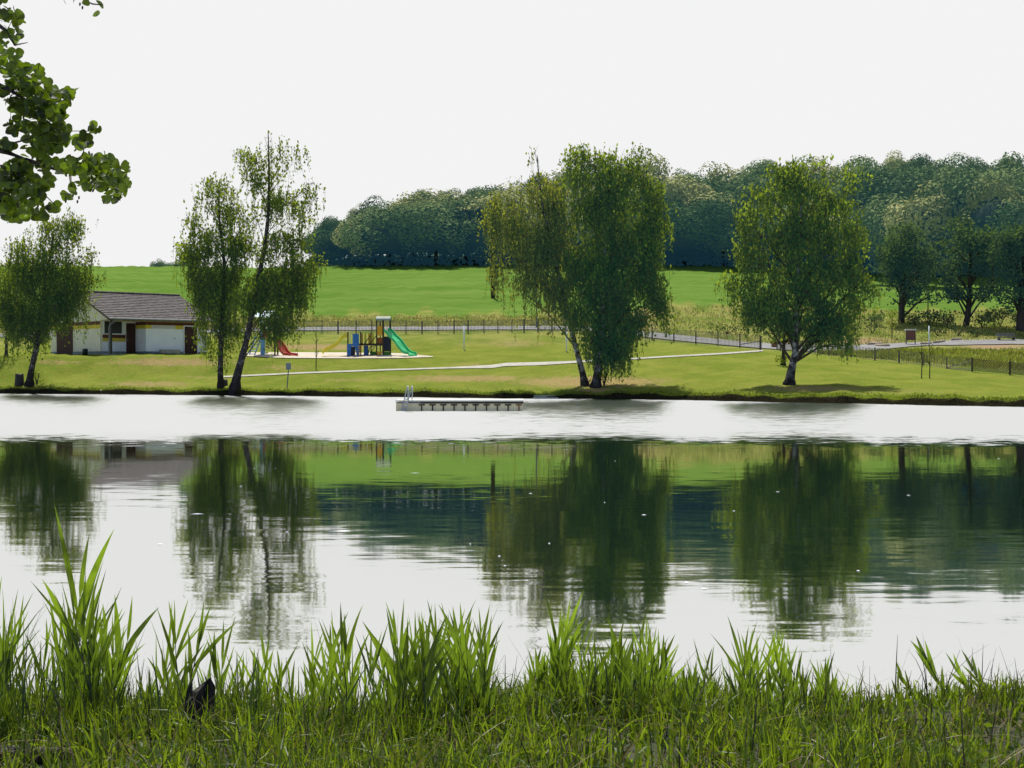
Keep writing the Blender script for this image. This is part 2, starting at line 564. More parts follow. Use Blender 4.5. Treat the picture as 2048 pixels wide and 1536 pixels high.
# ---------------------------------------------------------------- water
m, n, l = new_mat('pond_water')
g = n.new('ShaderNodeNewGeometry'); pos = g.outputs['Position']
sp = n.new('ShaderNodeSeparateXYZ'); l.new(pos, sp.inputs[0])
big = noise(n, l, 0.09, 3, vec=pos, sc=(0.35, 1, 1))
yy = math_node(n, l, 'ADD', sp.outputs[1], math_node(n, l, 'MULTIPLY', math_node(n, l, 'SUBTRACT', big.outputs[0], 0.5), 10.0))
fine = noise(n, l, 2.2, 5, vec=pos, sc=(0.6, 1.0, 1), rough=0.7)
yy2 = math_node(n, l, 'ADD', yy, math_node(n, l, 'MULTIPLY', math_node(n, l, 'SUBTRACT', fine.outputs[0], 0.5), 13.0))
farmask = maprange(n, l, yy2, 30.0, 39.0, 0.0, 1.0)
calm = noise(n, l, 1.0, 3, vec=pos, sc=(1.5, 7, 1), rough=0.6)
calm2 = noise(n, l, 0.13, 2, vec=pos, sc=(0.3, 1.6, 1))
sc1 = n.new('ShaderNodeSeparateColor'); l.new(calm.outputs['Color'], sc1.inputs[0])
ampn = maprange(n, l, sp.outputs[1], 8.0, 30.0, 0.046, 0.012, smooth=False)
ampn = math_node(n, l, 'MULTIPLY', ampn, maprange(n, l, calm2.outputs[0], 0.35, 0.65, 0.45, 1.5))
ny_c = math_node(n, l, 'MULTIPLY', math_node(n, l, 'SUBTRACT', sc1.outputs[1], 0.5), ampn)
nx_c = math_node(n, l, 'MULTIPLY', math_node(n, l, 'SUBTRACT', sc1.outputs[0], 0.5), math_node(n, l, 'MULTIPLY', ampn, 0.6))
farn = noise(n, l, 1.0, 4, vec=pos, sc=(1.6, 3.2, 1), rough=0.75)
sc2 = n.new('ShaderNodeSeparateColor'); l.new(farn.outputs['Color'], sc2.inputs[0])
ny_f = math_node(n, l, 'MULTIPLY', math_node(n, l, 'ADD', math_node(n, l, 'MULTIPLY', sc2.outputs[1], 0.46), -0.02), -1.0)
nx_f = math_node(n, l, 'MULTIPLY', math_node(n, l, 'SUBTRACT', sc2.outputs[0], 0.5), 0.22)


def lerpf(a, b, f):
    return math_node(n, l, 'ADD', a, math_node(n, l, 'MULTIPLY', math_node(n, l, 'SUBTRACT', b, a), f))


cv = n.new('ShaderNodeCombineXYZ')
l.new(lerpf(nx_c, nx_f, farmask), cv.inputs[0]); l.new(lerpf(ny_c, ny_f, farmask), cv.inputs[1]); cv.inputs[2].default_value = 1.0
nv = n.new('ShaderNodeVectorMath'); nv.operation = 'NORMALIZE'; l.new(cv.outputs[0], nv.inputs[0])
gl = n.new('ShaderNodeBsdfGlossy'); gl.inputs[0].default_value = (0.893, 0.898, 0.880, 1)
l.new(nv.outputs[0], gl.inputs['Normal'])
rr = maprange(n, l, farmask, 0, 1, 0.036, 0.15); l.new(rr, gl.inputs['Roughness'])
df = n.new('ShaderNodeBsdfDiffuse'); df.inputs[0].default_value = (0.035, 0.045, 0.016, 1)
ms = n.new('ShaderNodeMixShader'); ms.inputs[0].default_value = 0.96
l.new(df.outputs[0], ms.inputs[1]); l.new(gl.outputs[0], ms.inputs[2])
o = n.new('ShaderNodeOutputMaterial'); l.new(ms.outputs[0], o.inputs[0])
wv = [(-150, -40, 0), (150, -40, 0), (150, 95, 0), (-150, 95, 0)]
water = MB().add(wv, [(0, 1, 2, 3)]).build('water', m)
tag(water, label='calm pond reflecting trees and white sky', cat='water', kind='structure')


# white flecks drifting on the calm water
fv = []
for i in range(24):
    px_ = random.uniform(250, 2040); py_ = random.uniform(905, 1180)
    Yf = H * F / (py_ - PY0); xf = (px_ - PX0) / F * Yf
    a_ = random.uniform(.010, .035) * (3.5 if i % 11 == 0 else 1); b_ = random.uniform(.012, .03)
    fv += [(xf - a_, Yf, .004), (xf, Yf - b_, .006), (xf + a_, Yf, .004), (xf, Yf + b_, .008)]
fo = np_mesh('floating_flecks', fv, 4, M_solid('foam', (0.85, 0.87, 0.88), (0.75, 0.78, 0.8), 8)) if 'np_mesh' in globals() else None
tag(fo, 'small white flecks floating on the calm water', 'flecks', kind='stuff')


# ---------------------------------------------------------------- foliage generators
def unit(v):
    return v / (np.linalg.norm(v, axis=-1, keepdims=True) + 1e-9)


def leaf_quads(pts, size, droop=0.0, aspect=0.6, normals=None, nj=1.0):
    """one rhombus leaf at each point"""
    n = len(pts)
    a = RNG.normal(size=(n, 3)); a[:, 2] -= droop
    a = unit(a)
    if normals is not None:
        nn = unit(normals + RNG.normal(size=(n, 3)) * nj)
        a = unit(a - nn * np.sum(a * nn, -1, keepdims=True))
        b = np.cross(nn, a)
    else:
        b = unit(np.cross(a, RNG.normal(size=(n, 3))))
    s = (size * (0.6 + 0.8 * RNG.random((n, 1))))
    v = np.stack([pts - a * s * .5, pts + b * s * aspect * .5, pts + a * s * .5, pts - b * s * aspect * .5], 1)
    return v.reshape(-1, 3)


def strands(starts, lens, step, size, droop=2.0, wob=0.08, gap=0.0, tone=None):
    TN = []
    """leaves along hanging twigs; returns leaf quads and twig ribbons"""
    L, R = [], []
    n = len(starts)
    k = np.maximum(2, (lens / step).astype(int))
    kmax = k.max()
    dirx = RNG.normal(size=(n, 2)) * 0.10
    for j in range(kmax):
        sel = k > j
        t = j * step
        p = starts[sel].copy()
        p[:, 0] += dirx[sel, 0] * t; p[:, 1] += dirx[sel, 1] * t; p[:, 2] -= t
        p += RNG.normal(size=p.shape) * wob
        L.append(p)
        if tone is not None: TN.append(tone[sel])
    L = np.concatenate(L)
    q = leaf_quads(L, size, droop=droop)
    e = starts.copy(); e[:, :2] += dirx * lens[:, None]; e[:, 2] -= lens
    w = np.array([0.006, 0, 0])
    R = np.stack([starts - w, starts + w, e + w, e - w], 1).reshape(-1, 3)
    return (q, R, np.concatenate(TN)) if tone is not None else (q, R)


def blob_pts(blobs, Y, n_per_m2, surf=0.35, depth=0.9):
    """blobs: (px, py, rx, ry, density[, dY]) in photo pixels at depth Y -> world points, normals"""
    s = Y / F
    P_, N_, W_ = [], [], []
    for b in blobs:
        px, py, rx, ry, d = b[:5]
        dY = b[5] if len(b) > 5 else 0.0
        c = P(px, py, Y); c[1] += dY
        rx, ry = rx * s, ry * s
        ryd = min(rx, max(ry, rx * 0.8)) * depth
        n = max(6, int(n_per_m2 * d * math.pi * rx * ry * RNG.uniform(.65, 1.25)))
        u = unit(RNG.normal(size=(n, 3)))
        rad = RNG.random((n, 1)) ** surf
        # lumps
        P_.append(c + u * rad * np.array([rx, ryd, ry])); N_.append(u); W_.append(rad[:, 0])
    return np.concatenate(P_), np.concatenate(N_), np.concatenate(W_)


def limbs(mb, trunk, blobs, Y, r0=0.06):
    """branches from the trunk polyline to blob centres"""
    tz = [t[2] for t in trunk]
    for b in blobs:
        c = P(b[0], b[1], Y); c[1] += b[5] if len(b) > 5 else 0
        zt = c[2] - 0.9 * abs(c[0] - np.interp(c[2], tz, [t[0] for t in trunk])) - 0.8
        zt = min(max(zt, tz[0] + 1.2), tz[-1] - 0.2)
        st = np.array([np.interp(zt, tz, [t[0] for t in trunk]), np.interp(zt, tz, [t[1] for t in trunk]), zt])
        hf = 1 - .72 * (zt - tz[0]) / max(tz[-1] - tz[0], 1)
        r1 = r0 * hf
        mid = (st + c) / 2 + np.array([0, 0, 0.35]) + RNG.normal(size=3) * 0.1
        mb.tube([st, mid, c], [r1, r1 * 0.6, r1 * 0.2], 5, cap=False)
        for _ in range(3):
            e = c + RNG.normal(size=3) * np.array([b[2], b[2] * .6, b[3]]) * (Y / F) * 0.5
            mb.tube([mid, (mid + e) / 2 + np.array([0, 0, .1]), e], [r1 * .4, r1 * 0.25, r1 * 0.1], 4, cap=False)


def trunk_mesh(name, pix, radii, Y, mat, parent, dY=None, n=9, flare=True):
    pts = [P(a, b, Y) for a, b in pix]
    if dY:
        for p, d in zip(pts, dY): p[1] += d
    # densify with catmull-rom
    out, rr = [], []
    for i in range(len(pts) - 1):
        p0 = pts[max(i - 1, 0)]; p1 = pts[i]; p2 = pts[i + 1]; p3 = pts[min(i + 2, len(pts) - 1)]
        for j in range(5):
            t = j / 5
            out.append(0.5 * ((2 * p1) + (-p0 + p2) * t + (2 * p0 - 5 * p1 + 4 * p2 - p3) * t * t + (-p0 + 3 * p1 - 3 * p2 + p3) * t ** 3))
            rr.append((radii[i] + (radii[i + 1] - radii[i]) * t) * (1 + 0.06 * math.sin(i * 9 + j * 2.3)))
    out.append(pts[-1]); rr.append(radii[-1])
    mb = MB()
    # rings horizontal for near-vertical trunks (roots flare into the soil)
    V, Fc = [], []
    for i, p in enumerate(out):
        for k in range(n):
            a = 2 * math.pi * k / n
            r = rr[i]
            if flare and i < 3:
                r *= 1 + (3 - i) * 0.12 * (1 + 0.8 * math.sin(3 * a + p[0]))
            V.append((p[0] + math.cos(a) * r, p[1] + math.sin(a) * r, p[2] - (0.35 if i == 0 else 0)))
    for i in range(len(out) - 1):
        for k in range(n):
            Fc.append((i * n + k, i * n + (k + 1) % n, (i + 1) * n + (k + 1) % n, (i + 1) * n + k))
    Fc.append(tuple((len(out) - 1) * n + k for k in range(n)))
    mb.add(V, Fc)
    o = mb.build(name, mat, parent, smooth=True)
    return o, out


# bark
def M_birch(name, dark=0.5, tint=(0.42, 0.42, 0.42)):
    m, n, l = new_mat(name)
    t = noise(n, l, 1.3, 5, sc=(2.2, 2.2, 2.0), rough=0.75)
    t2 = noise(n, l, 6, 3, sc=(1, 1, 3))
    f = maprange(n, l, t.outputs[0], dark - 0.05, dark + 0.06, 1, 0)
    c = mixc(n, l, f, tint, (0.035, 0.03, 0.028))
    c = mixc(n, l, maprange(n, l, t2.outputs[0], 0.4, 0.7, 0, 0.5), c, (0.22, 0.2, 0.18))
    tco = n.new('ShaderNodeTexCoord'); so = n.new('ShaderNodeSeparateXYZ'); l.new(tco.outputs['Object'], so.inputs[0])
    hz_ = math_node(n, l, 'ADD', so.outputs[2], math_node(n, l, 'MULTIPLY', t2.outputs[0], -2.2))
    c = mixc(n, l, maprange(n, l, hz_, -1.0, .7, .92, 0), c, (0.03, 0.026, 0.024))
    b = n.new('ShaderNodeBsdfDiffuse'); l.new(c, b.inputs[0])
    o = n.new('ShaderNodeOutputMaterial'); l.new(b.outputs[0], o.inputs[0])
    return m


BARK_W = M_birch('birch_bark', 0.50)
BARK_D = M_birch('backlit_birch_bark', 0.58, (0.22, 0.20, 0.18))  # darker bark, the backlit shade put into its colour
BARK = M_solid('bark', (0.06, 0.05, 0.04), (0.03, 0.025, 0.02), 3, sc=(1, 1, .3))
TWIG = M_solid('twig', (0.07, 0.05, 0.035), (0.04, 0.03, 0.02), 3)
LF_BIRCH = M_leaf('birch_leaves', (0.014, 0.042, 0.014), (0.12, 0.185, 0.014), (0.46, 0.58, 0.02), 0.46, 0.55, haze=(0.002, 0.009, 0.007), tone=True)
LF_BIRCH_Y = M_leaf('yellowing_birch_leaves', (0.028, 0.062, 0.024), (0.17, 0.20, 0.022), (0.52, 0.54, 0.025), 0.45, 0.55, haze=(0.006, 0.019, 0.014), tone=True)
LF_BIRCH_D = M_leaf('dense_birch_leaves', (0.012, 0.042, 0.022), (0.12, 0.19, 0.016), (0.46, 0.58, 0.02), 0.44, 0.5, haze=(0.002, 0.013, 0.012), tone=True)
LF_OAK = M_leaf('oak_leaves', (0.024, 0.055, 0.026), (0.085, 0.13, 0.035), (0.16, 0.24, 0.03), 0.38, 0.5, haze=(0.003, 0.012, 0.016))
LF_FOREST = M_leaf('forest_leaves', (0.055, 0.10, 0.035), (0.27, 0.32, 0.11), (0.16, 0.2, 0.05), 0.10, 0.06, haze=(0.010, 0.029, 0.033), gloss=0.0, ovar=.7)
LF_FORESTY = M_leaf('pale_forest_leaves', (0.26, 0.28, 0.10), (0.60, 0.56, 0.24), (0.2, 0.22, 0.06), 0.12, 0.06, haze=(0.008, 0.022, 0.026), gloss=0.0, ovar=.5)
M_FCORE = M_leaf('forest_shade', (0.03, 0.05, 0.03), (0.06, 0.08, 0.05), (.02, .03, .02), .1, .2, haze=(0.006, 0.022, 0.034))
M_CORE = M_solid('crown_shade', (0.012, 0.022, 0.010), (0.007, 0.014, 0.008), 1)
LF_GREEN = M_leaf('green_leaves', (0.02, 0.05, 0.014), (0.08, 0.14, 0.014), (0.34, 0.46, 0.02), 0.46, 0.8)
LF_PURPLE = M_leaf('dark_purple_leaves', (0.014, 0.008, 0.012), (0.03, 0.014, 0.02), (0.05, 0.02, 0.02), 0.3, 1)
LF_SHRUB = M_leaf('shrub_leaves', (0.05, 0.08, 0.03), (0.12, 0.15, 0.06), (0.16, 0.2, 0.03), 0.35, 1.0, haze=(0.002, 0.006, 0.008))
LF_LIME = M_leaf('lime_leaves', (0.12, 0.17, 0.02), (0.2, 0.26, 0.03), (0.3, 0.36, 0.03), 0.5, 1.0)
LF_ALDER = M_leaf('alder_leaves', (0.008, 0.018, 0.003), (0.04, 0.075, 0.008), (0.20, 0.31, 0.010), 0.5, 3.0, gloss=0.04, tlow=0.04)


def birch(name, label, group, trunk_pix, radii, Y, blobs, leaf_mat, bark, dens=20, lmin=0.3, lmax=1.9, size=0.18, step=0.14, cat='tree', dYs=None, base=None):
    Y = gp(trunk_pix[0][0], trunk_pix[0][1]).y if label[:5] != 'small' else Y

    b = P(trunk_pix[0][0], trunk_pix[0][1], Y)
    b[2] = gz(b[0], b[1])
    root = empty(name, b)
    tag(root, label, cat, group)
    np.random.seed(1)
    tr, line = trunk_mesh('trunk', trunk_pix, radii, Y, bark, root, dYs)
    mb = MB(); limbs(mb, line, blobs, Y, r0=radii[-2] * 1.0 if radii[-2] > .04 else .05)
    mb.build('branches', TWIG, root)
    pts, nn, ww = blob_pts(blobs, Y, dens)
    # clump: pull points into sub clusters so that gaps open
    nc = max(12, len(pts) // 34)
    cpt = pts[RNG.choice(len(pts), nc, replace=False)]
    pid = RNG.integers(0, nc, len(pts)); pick = cpt[pid]
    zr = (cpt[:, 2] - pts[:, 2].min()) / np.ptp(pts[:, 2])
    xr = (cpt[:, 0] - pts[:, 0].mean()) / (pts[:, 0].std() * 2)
    ctone = np.clip(RNG.random(nc) ** 1.7 * .75 + .35 * (zr - .45) - .12 * xr, 0, 1)  # random clump tone, with sunlight painted in: lighter towards top and left
    usec = RNG.random(len(pts)) < 0.80
    jitter = RNG.normal(size=pts.shape) * np.array([0.36, 0.36, 0.22])
    pts = np.where(usec[:, None], pick + jitter, pts)
    ln = lmin + (lmax - lmin) * RNG.random(len(pts)) ** 2.6
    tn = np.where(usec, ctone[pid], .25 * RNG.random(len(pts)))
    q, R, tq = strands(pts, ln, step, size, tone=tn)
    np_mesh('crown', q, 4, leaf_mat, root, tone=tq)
    np_mesh('twigs', R, 4, TWIG, root)
    return root


# left shore birch
birch('birch_tree', 'leaning birch behind the dark stump at the left edge of the shore', 'birches on the far shore',
      [(58, 772), (64, 735), (76, 680), (82, 620), (92, 560), (102, 500), (108, 455)], [.27, .2, .17, .15, .11, .07, .03], 90.0,
      [(110, 470, 42, 32, 1.0), (145, 445, 25, 20, .9), (60, 500, 42, 30, .75), (30, 560, 38, 50, 1.0), (95, 545, 50, 50, 1.3), (150, 560, 38, 50, 1.1), (40, 630, 40, 40, 1.3),
       (100, 615, 50, 40, 1.4), (150, 610, 40, 30, .9), (60, 665, 45, 22, 1.0), (5, 600, 22, 45, .8), (175, 500, 20, 22, .5), (10, 520, 22, 26, .35)],
      LF_BIRCH, BARK_D, dens=70)
# birch pair left of centre
birch('birch_tree', 'upright slender birch beside the hut, left one of the pair on the shore', 'birches on the far shore',
      [(441, 776), (441, 730), (443, 670), (446, 600), (448, 520), (440, 450), (437, 380)], [.2, .17, .15, .13, .1, .07, .03], 87.5,
      [(435, 375, 32, 22, .75), (410, 410, 30, 26, .9), (462, 420, 34, 28, 1.0), (395, 455, 26, 22, .7), (430, 480, 40, 28, .9), (480, 480, 28, 30, .9), (400, 490, 36, 16, 1.1), (378, 500, 14, 28, .7),
       (440, 540, 48, 32, 1.5), (400, 560, 26, 30, 1.2), (440, 600, 44, 36, 1.4), (420, 650, 32, 26, 1.1), (460, 655, 26, 26, 1.1), (445, 690, 24, 12, .7), (375, 540, 12, 26, .6)],
      LF_BIRCH, BARK_D, dens=70)
birch('birch_tree', 'tallest birch with sparse open top, right one of the pair, trunk leaning right', 'birches on the far shore',
      [(467, 779), (480, 730), (493, 680), (505, 620), (516, 560), (528, 500), (536, 430), (538, 360), (537, 290), (536, 262)], [.3, .23, .2, .18, .16, .13, .1, .07, .04, .02], 86.8,
      [(535, 275, 26, 20, .30), (560, 305, 26, 22, .35), (490, 305, 26, 20, .35), (520, 330, 24, 18, .35), (590, 320, 18, 22, .25), (625, 368, 20, 12, .42), (500, 360, 24, 20, .35), (535, 350, 28, 16, .9), (575, 395, 30, 22, .75),
       (600, 420, 24, 26, .5), (545, 410, 26, 30, .65), (500, 430, 26, 30, .4), (560, 470, 30, 30, .6), (600, 480, 26, 30, .7), (530, 500, 26, 26, .8), (590, 530, 44, 26, 1.4), (620, 520, 18, 24, .8),
       (540, 560, 40, 30, 1.3), (500, 590, 30, 34, 1.3), (585, 580, 40, 30, 1.3), (565, 630, 22, 36, 1.3), (548, 655, 16, 36, 1.1), (510, 640, 20, 26, .7), (610, 555, 22, 22, 1.0)],
      LF_BIRCH, BARK_D, dens=70)
# centre pair
birch('birch_tree', 'white-stemmed birch leaning left with long weeping yellowish twigs', 'birches on the far shore',
      [(1172, 772), (1157, 715), (1143, 660), (1128, 590), (1112, 530), (1096, 460), (1082, 390), (1074, 310)], [.22, .17, .15, .14, .12, .09, .06, .02], 85.5,
      [(1072, 305, 20, 22, .9), (1075, 350, 36, 20, .9), (1030, 365, 26, 18, .6), (1010, 400, 30, 28, .9), (1060, 400, 46, 30, 1.2), (1110, 380, 30, 30, 1.0), (1110, 430, 40, 30, 1.2), (1020, 450, 42, 34, 1.1), (990, 490, 22, 34, .8),
       (1075, 480, 50, 40, 1.3), (1125, 500, 30, 44, 1.2), (1020, 530, 34, 26, .9), (1060, 550, 44, 24, 1.0), (1110, 560, 30, 26, 1.0), (1040, 590, 34, 18, .45), (1100, 600, 26, 22, .5), (980, 450, 10, 50, .4)],
      LF_BIRCH_Y, BARK_W, dens=34, lmin=.8, lmax=2.8)
birch('birch_tree', 'big dense dark-crowned birch, right stem of the clump at the bathing steps', 'birches on the far shore',
      [(1192, 775), (1197, 730), (1203, 680), (1207, 620), (1210, 540), (1213, 460), (1217, 380), (1222, 310)], [.3, .22, .2, .18, .16, .12, .08, .03], 84.8,
      [(1160, 308, 28, 22, 1.0), (1270, 303, 34, 22, 1.1), (1210, 325, 36, 22, 1.0), (1180, 360, 44, 28, 1.1), (1260, 350, 44, 32, 1.2), (1300, 330, 18, 26, .5), (1300, 390, 30, 40, 1.3), (1220, 410, 60, 40, 1.7), (1165, 430, 34, 44, 1.3),
       (1300, 460, 32, 44, 1.6), (1230, 480, 66, 46, 2.0), (1170, 520, 36, 44, 1.6), (1290, 540, 42, 40, 1.9), (1225, 560, 60, 44, 2.1), (1180, 600, 46, 40, 1.7), (1240, 630, 46, 42, 1.9), (1310, 580, 28, 30, 1.3), (1325, 600, 14, 34, .8),
       (1160, 640, 24, 34, 1.3), (1215, 682, 40, 28, 2.2), (1180, 680, 26, 22, 1.6), (1250, 700, 26, 16, 1.5), (1265, 650, 18, 36, 1.1)],
      LF_BIRCH_D, BARK_W, dens=52, size=.20)
# right birch
birch('birch_tree', 'broad full-crowned birch with patched white trunk standing alone on the lawn', 'birches on the far shore',
      [(1577, 770), (1584, 735), (1591, 700), (1591, 650), (1594, 580), (1598, 500), (1602, 420), (1606, 350)], [.3, .22, .19, .18, .16, .13, .09, .03], 78.6,
      [(1560, 335, 34, 22, 1.1), (1650, 325, 40, 18, .6), (1690, 345, 34, 22, .9), (1610, 355, 60, 26, 1.3), (1530, 380, 36, 32, 1.2), (1600, 400, 70, 40, 1.8), (1690, 395, 44, 36, 1.4), (1480, 430, 34, 22, 1.1), (1525, 450, 46, 40, 1.6),
       (1610, 470, 66, 46, 2.0), (1690, 470, 44, 46, 1.6), (1500, 510, 40, 34, 1.4), (1570, 540, 60, 44, 2.0), (1650, 550, 60, 46, 2.0), (1710, 540, 34, 36, 1.3), (1485, 565, 36, 26, 1.1), (1480, 600, 22, 26, .9), (1540, 610, 46, 36, 1.7), (1610, 620, 50, 36, 1.7),
       (1680, 620, 46, 40, 1.7), (1725, 590, 24, 26, 1.0), (1560, 650, 36, 20, 1.0), (1650, 655, 36, 22, 1.6), (1690, 668, 26, 28, 2.0), (1700, 692, 16, 14, 1.3), (1730, 555, 22, 20, .8)],
      LF_BIRCH_D, BARK_W, lmax=1.35, dens=52, size=.20)
# small tree by the left edge behind
birch('young_tree', 'small tree with thin dark trunk at the left frame edge behind the birch', 'none',
      [(12, 712), (13, 690), (14, 660), (12, 620)], [.12, .1, .08, .03], 97.0,
      [(12, 640, 30, 26, .9), (-20, 600, 40, 40, .9), (20, 600, 26, 30, .8)], LF_BIRCH, BARK, dens=16)


def crown_tree(name, label, group, base_px, Y, trunk_pix, radii, blobs, leaf_mat, dens=46, size=0.30, bark=BARK, cat='tree', nj=.8, core=0.55):
    b = P(trunk_pix[0][0], trunk_pix[0][1], Y); b[2] = gz(b[0], b[1])
    root = empty(name, b); tag(root, label, cat, group)
    tr, line = trunk_mesh('trunk', trunk_pix, radii, Y, bark, root)
    mb = MB(); limbs(mb, line, blobs, Y, r0=radii[0] * .4); mb.build('branches', bark, root)
    pts, nn, ww = blob_pts(blobs, Y, dens, surf=.22)
    pts = pts + RNG.normal(size=pts.shape) * 0.12
    np_mesh('crown', leaf_quads(pts, size, aspect=.75, normals=nn, nj=nj), 4, leaf_mat, root)
    return root


def lumps(cx, cy, rx, ry, n, r, d=1.0, seed=1):
    rs = np.random.default_rng(seed)
    out = []
    for i in range(n):
        a = rs.random() * 2 * math.pi; q = rs.random() ** .5
        out.append((cx + math.cos(a) * q * rx, cy + math.sin(a) * q * ry, r * (.7 + .6 * rs.random()), r * (.55 + .5 * rs.random()), d, (rs.random() - .5) * 3.5))
    return out


crown_tree('parkland_tree', 'bluish round-crowned tree, left of the three behind the lane', 'trees behind the hedge', None, 134,
           [(1803, 662), (1803, 630), (1804, 590), (1806, 540), (1808, 500)], [.4, .32, .28, .2, .1],
           lumps(1812, 535, 50, 62, 26, 24, 1, 3) + [(1812, 470, 36, 24, 1), (1770, 510, 24, 22, 1), (1860, 520, 22, 26, 1), (1865, 590, 18, 20, 1), (1790, 600, 14, 14, .4)], LF_OAK)
crown_tree('parkland_tree', 'dark tree with a forked lower limb, middle one of the three behind the lane', 'trees behind the hedge', None, 131,
           [(1928, 668), (1934, 640), (1938, 605), (1940, 560), (1942, 500)], [.38, .3, .26, .2, .1],
           lumps(1940, 535, 52, 66, 28, 24, 1, 5) + [(1920, 450, 30, 22, .9), (1975, 470, 22, 22, .9), (1905, 590, 24, 16, .9), (1990, 580, 26, 20, .9)], LF_OAK)
crown_tree('parkland_tree', 'big dark tree cut off by the right frame edge', 'trees behind the hedge', None, 128,
           [(2041, 668), (2042, 630), (2044, 580), (2046, 520), (2050, 460)], [.45, .38, .3, .22, .12],
           lumps(2055, 520, 62, 90, 36, 27, 1, 8) + [(2020, 470, 24, 26, 1), (2015, 590, 24, 22, 1)], LF_OAK)


# --------- forest
def forest_proto(seed, leaf):
    """unit-ish crown: radius 1 in x,y, height 1 centred at z=0"""
    rs = np.random.default_rng(seed)
    P_, N_ = [], []
    nl = 17
    for i in range(nl):
        u = rs.normal(size=3); u /= np.linalg.norm(u); u[2] = abs(u[2]) * 1.0 if i < nl * 0.75 else -abs(u[2]) * .8
        c = u * (0.55 + .18 * rs.random()); r = 0.34 + 0.18 * rs.random()
        k = 400
        v = rs.normal(size=(k, 3)); v /= np.linalg.norm(v, axis=1, keepdims=True)
        v = v[(v @ u) > -0.35]
        P_.append(c + v * r * (0.85 + 0.25 * rs.random((len(v), 1)))); N_.append(v)
    P_ = np.concatenate(P_); N_ = np.concatenate(N_)
    q = leaf_quads(P_, 0.072, aspect=.8, normals=N_, nj=.26)
    return q


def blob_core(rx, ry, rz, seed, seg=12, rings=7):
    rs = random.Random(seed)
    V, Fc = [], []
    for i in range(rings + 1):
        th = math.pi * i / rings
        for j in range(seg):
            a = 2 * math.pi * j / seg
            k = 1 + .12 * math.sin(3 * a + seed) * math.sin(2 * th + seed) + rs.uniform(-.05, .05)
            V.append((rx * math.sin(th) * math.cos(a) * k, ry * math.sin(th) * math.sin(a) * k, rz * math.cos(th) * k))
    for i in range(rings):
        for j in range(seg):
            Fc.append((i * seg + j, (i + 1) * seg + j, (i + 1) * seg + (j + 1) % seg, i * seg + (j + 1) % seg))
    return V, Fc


PROTO = []
for k in range(6):
    r_ = empty('forest_tree', (0, 0, 0))
    q = forest_proto(50 + k, None)
    q = q.copy(); q[:, 2] += 1.0
    cr = np_mesh('crown', q, 4, LF_FORESTY if k in (2, 5) else LF_FOREST, r_)
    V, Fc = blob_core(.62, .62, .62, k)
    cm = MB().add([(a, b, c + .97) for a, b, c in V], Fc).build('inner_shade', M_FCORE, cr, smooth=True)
    tk = MB().tube([(0, 0, -1.0), (0.02, 0, 0.0), (0, .02, .8)], [.055, .045, .03], 6).build('trunk', BARK, r_)
    PROTO.append(r_)

sil = [(600, 470), (640, 450), (700, 425), (750, 400), (800, 388), (900, 376), (1000, 372), (1130, 338), (1250, 335), (1320, 325), (1400, 345), (1470, 335), (1560, 308), (1640, 322), (1710, 332), (1760, 312), (1830, 305), (1900, 312), (1960, 322), (2048, 306), (2400, 300), (2700, 300)]
fr = random.Random(5)


def sily(px):
    return float(np.interp(px, [s[0] for s in sil], [s[1] for s in sil]))


used = [False] * 6


def put_forest(px, Y, top_py, rad, k, label, group):
    X = (px - PX0) / F * Y
    zb = gz(X, Y)
    zt = H - (top_py - PY0) / F * Y
    hh = max(zt - zb, 3.0)
    # crown z from -? : unit crown spans 0..2 ; scaled so that top = zt
    crown_h = min(hh * 0.92, rad * 2.3)
    if not used[k]:
        o = PROTO[k]; used[k] = True
    else:
        o = copy_tree(PROTO[k])
    sz = crown_h / 2.0
    zc = zt - crown_h
    o.location = (X, Y, zc)
    o.scale = (rad, rad, sz)
    o.rotation_euler = (0, 0, fr.uniform(0, 6.28))
    tag(o, label, 'tree', group)
    return o


rowsF = [  # dY, spacing, drop below silhouette, radius, label
    (4, 58, (45, 108), 7.0, 'low rounded tree on the front edge of the wood above the field', 'front edge trees of the wood'),
    (13, 62, (15, 66), 7.6, 'mid-height rounded tree behind the front edge of the wood', 'middle row trees of the wood'),
    (28, 60, (6, 30), 7.6, 'tall rounded tree deep in the wood below the skyline', 'rear trees of the wood'),
    (44, 46, (-8, 12), 6.4, 'skyline tree topping the wooded hill', 'skyline trees of the wood')]
for ri, (dY, spc, drop, rad, lab, grp) in enumerate(rowsF):
    px = 655 + ri * 22
    while px < 2280:
        Yb = float(np.interp(px, PXC, C8[0])) + dY + fr.uniform(-2, 2)
        s = sily(px)
        extra = 0 if px < 1500 else (px - 1500) / 500 * 20 * (3 - ri) / 3
        tp = s + fr.uniform(*drop) + extra
        if px < 1150:
            tp = s + (tp - s) * fr.uniform(.35, 1.1)
        sc_ = fr.uniform(.85, 1.25) * (0.75 if px < 760 else 1.0)
        if ri == 3: sc_ *= fr.uniform(.55, .95)
        put_forest(px, Yb, tp, rad * sc_, fr.choice([0, 1, 3, 4] if fr.random() < (.45 if px < 720 else .78) else [2, 5]), lab, grp)
        px += spc * fr.uniform(.75, 1.2)
for px, Y, tp, rad, k in [(1850, 190, 372, 6.2, 2), (1985, 185, 365, 5.0, 5), (1780, 195, 410, 5.6, 0), (2060, 180, 400, 6.5, 4), (1910, 192, 350, 6.8, 1)]:
    put_forest(px, Y, tp, rad, k, 'pale yellowish rounded tree in front of the wood on the right slope', 'pale trees below the wood at right')
for px, Y, tp, rad, k in [(660, 262, 438, 3.6, 1), (636, 266, 462, 3.0, 3)]:
    put_forest(px, Y, tp, rad, k, 'lone bluish tree at the left end of the wood', 'trees at the left end of the wood')
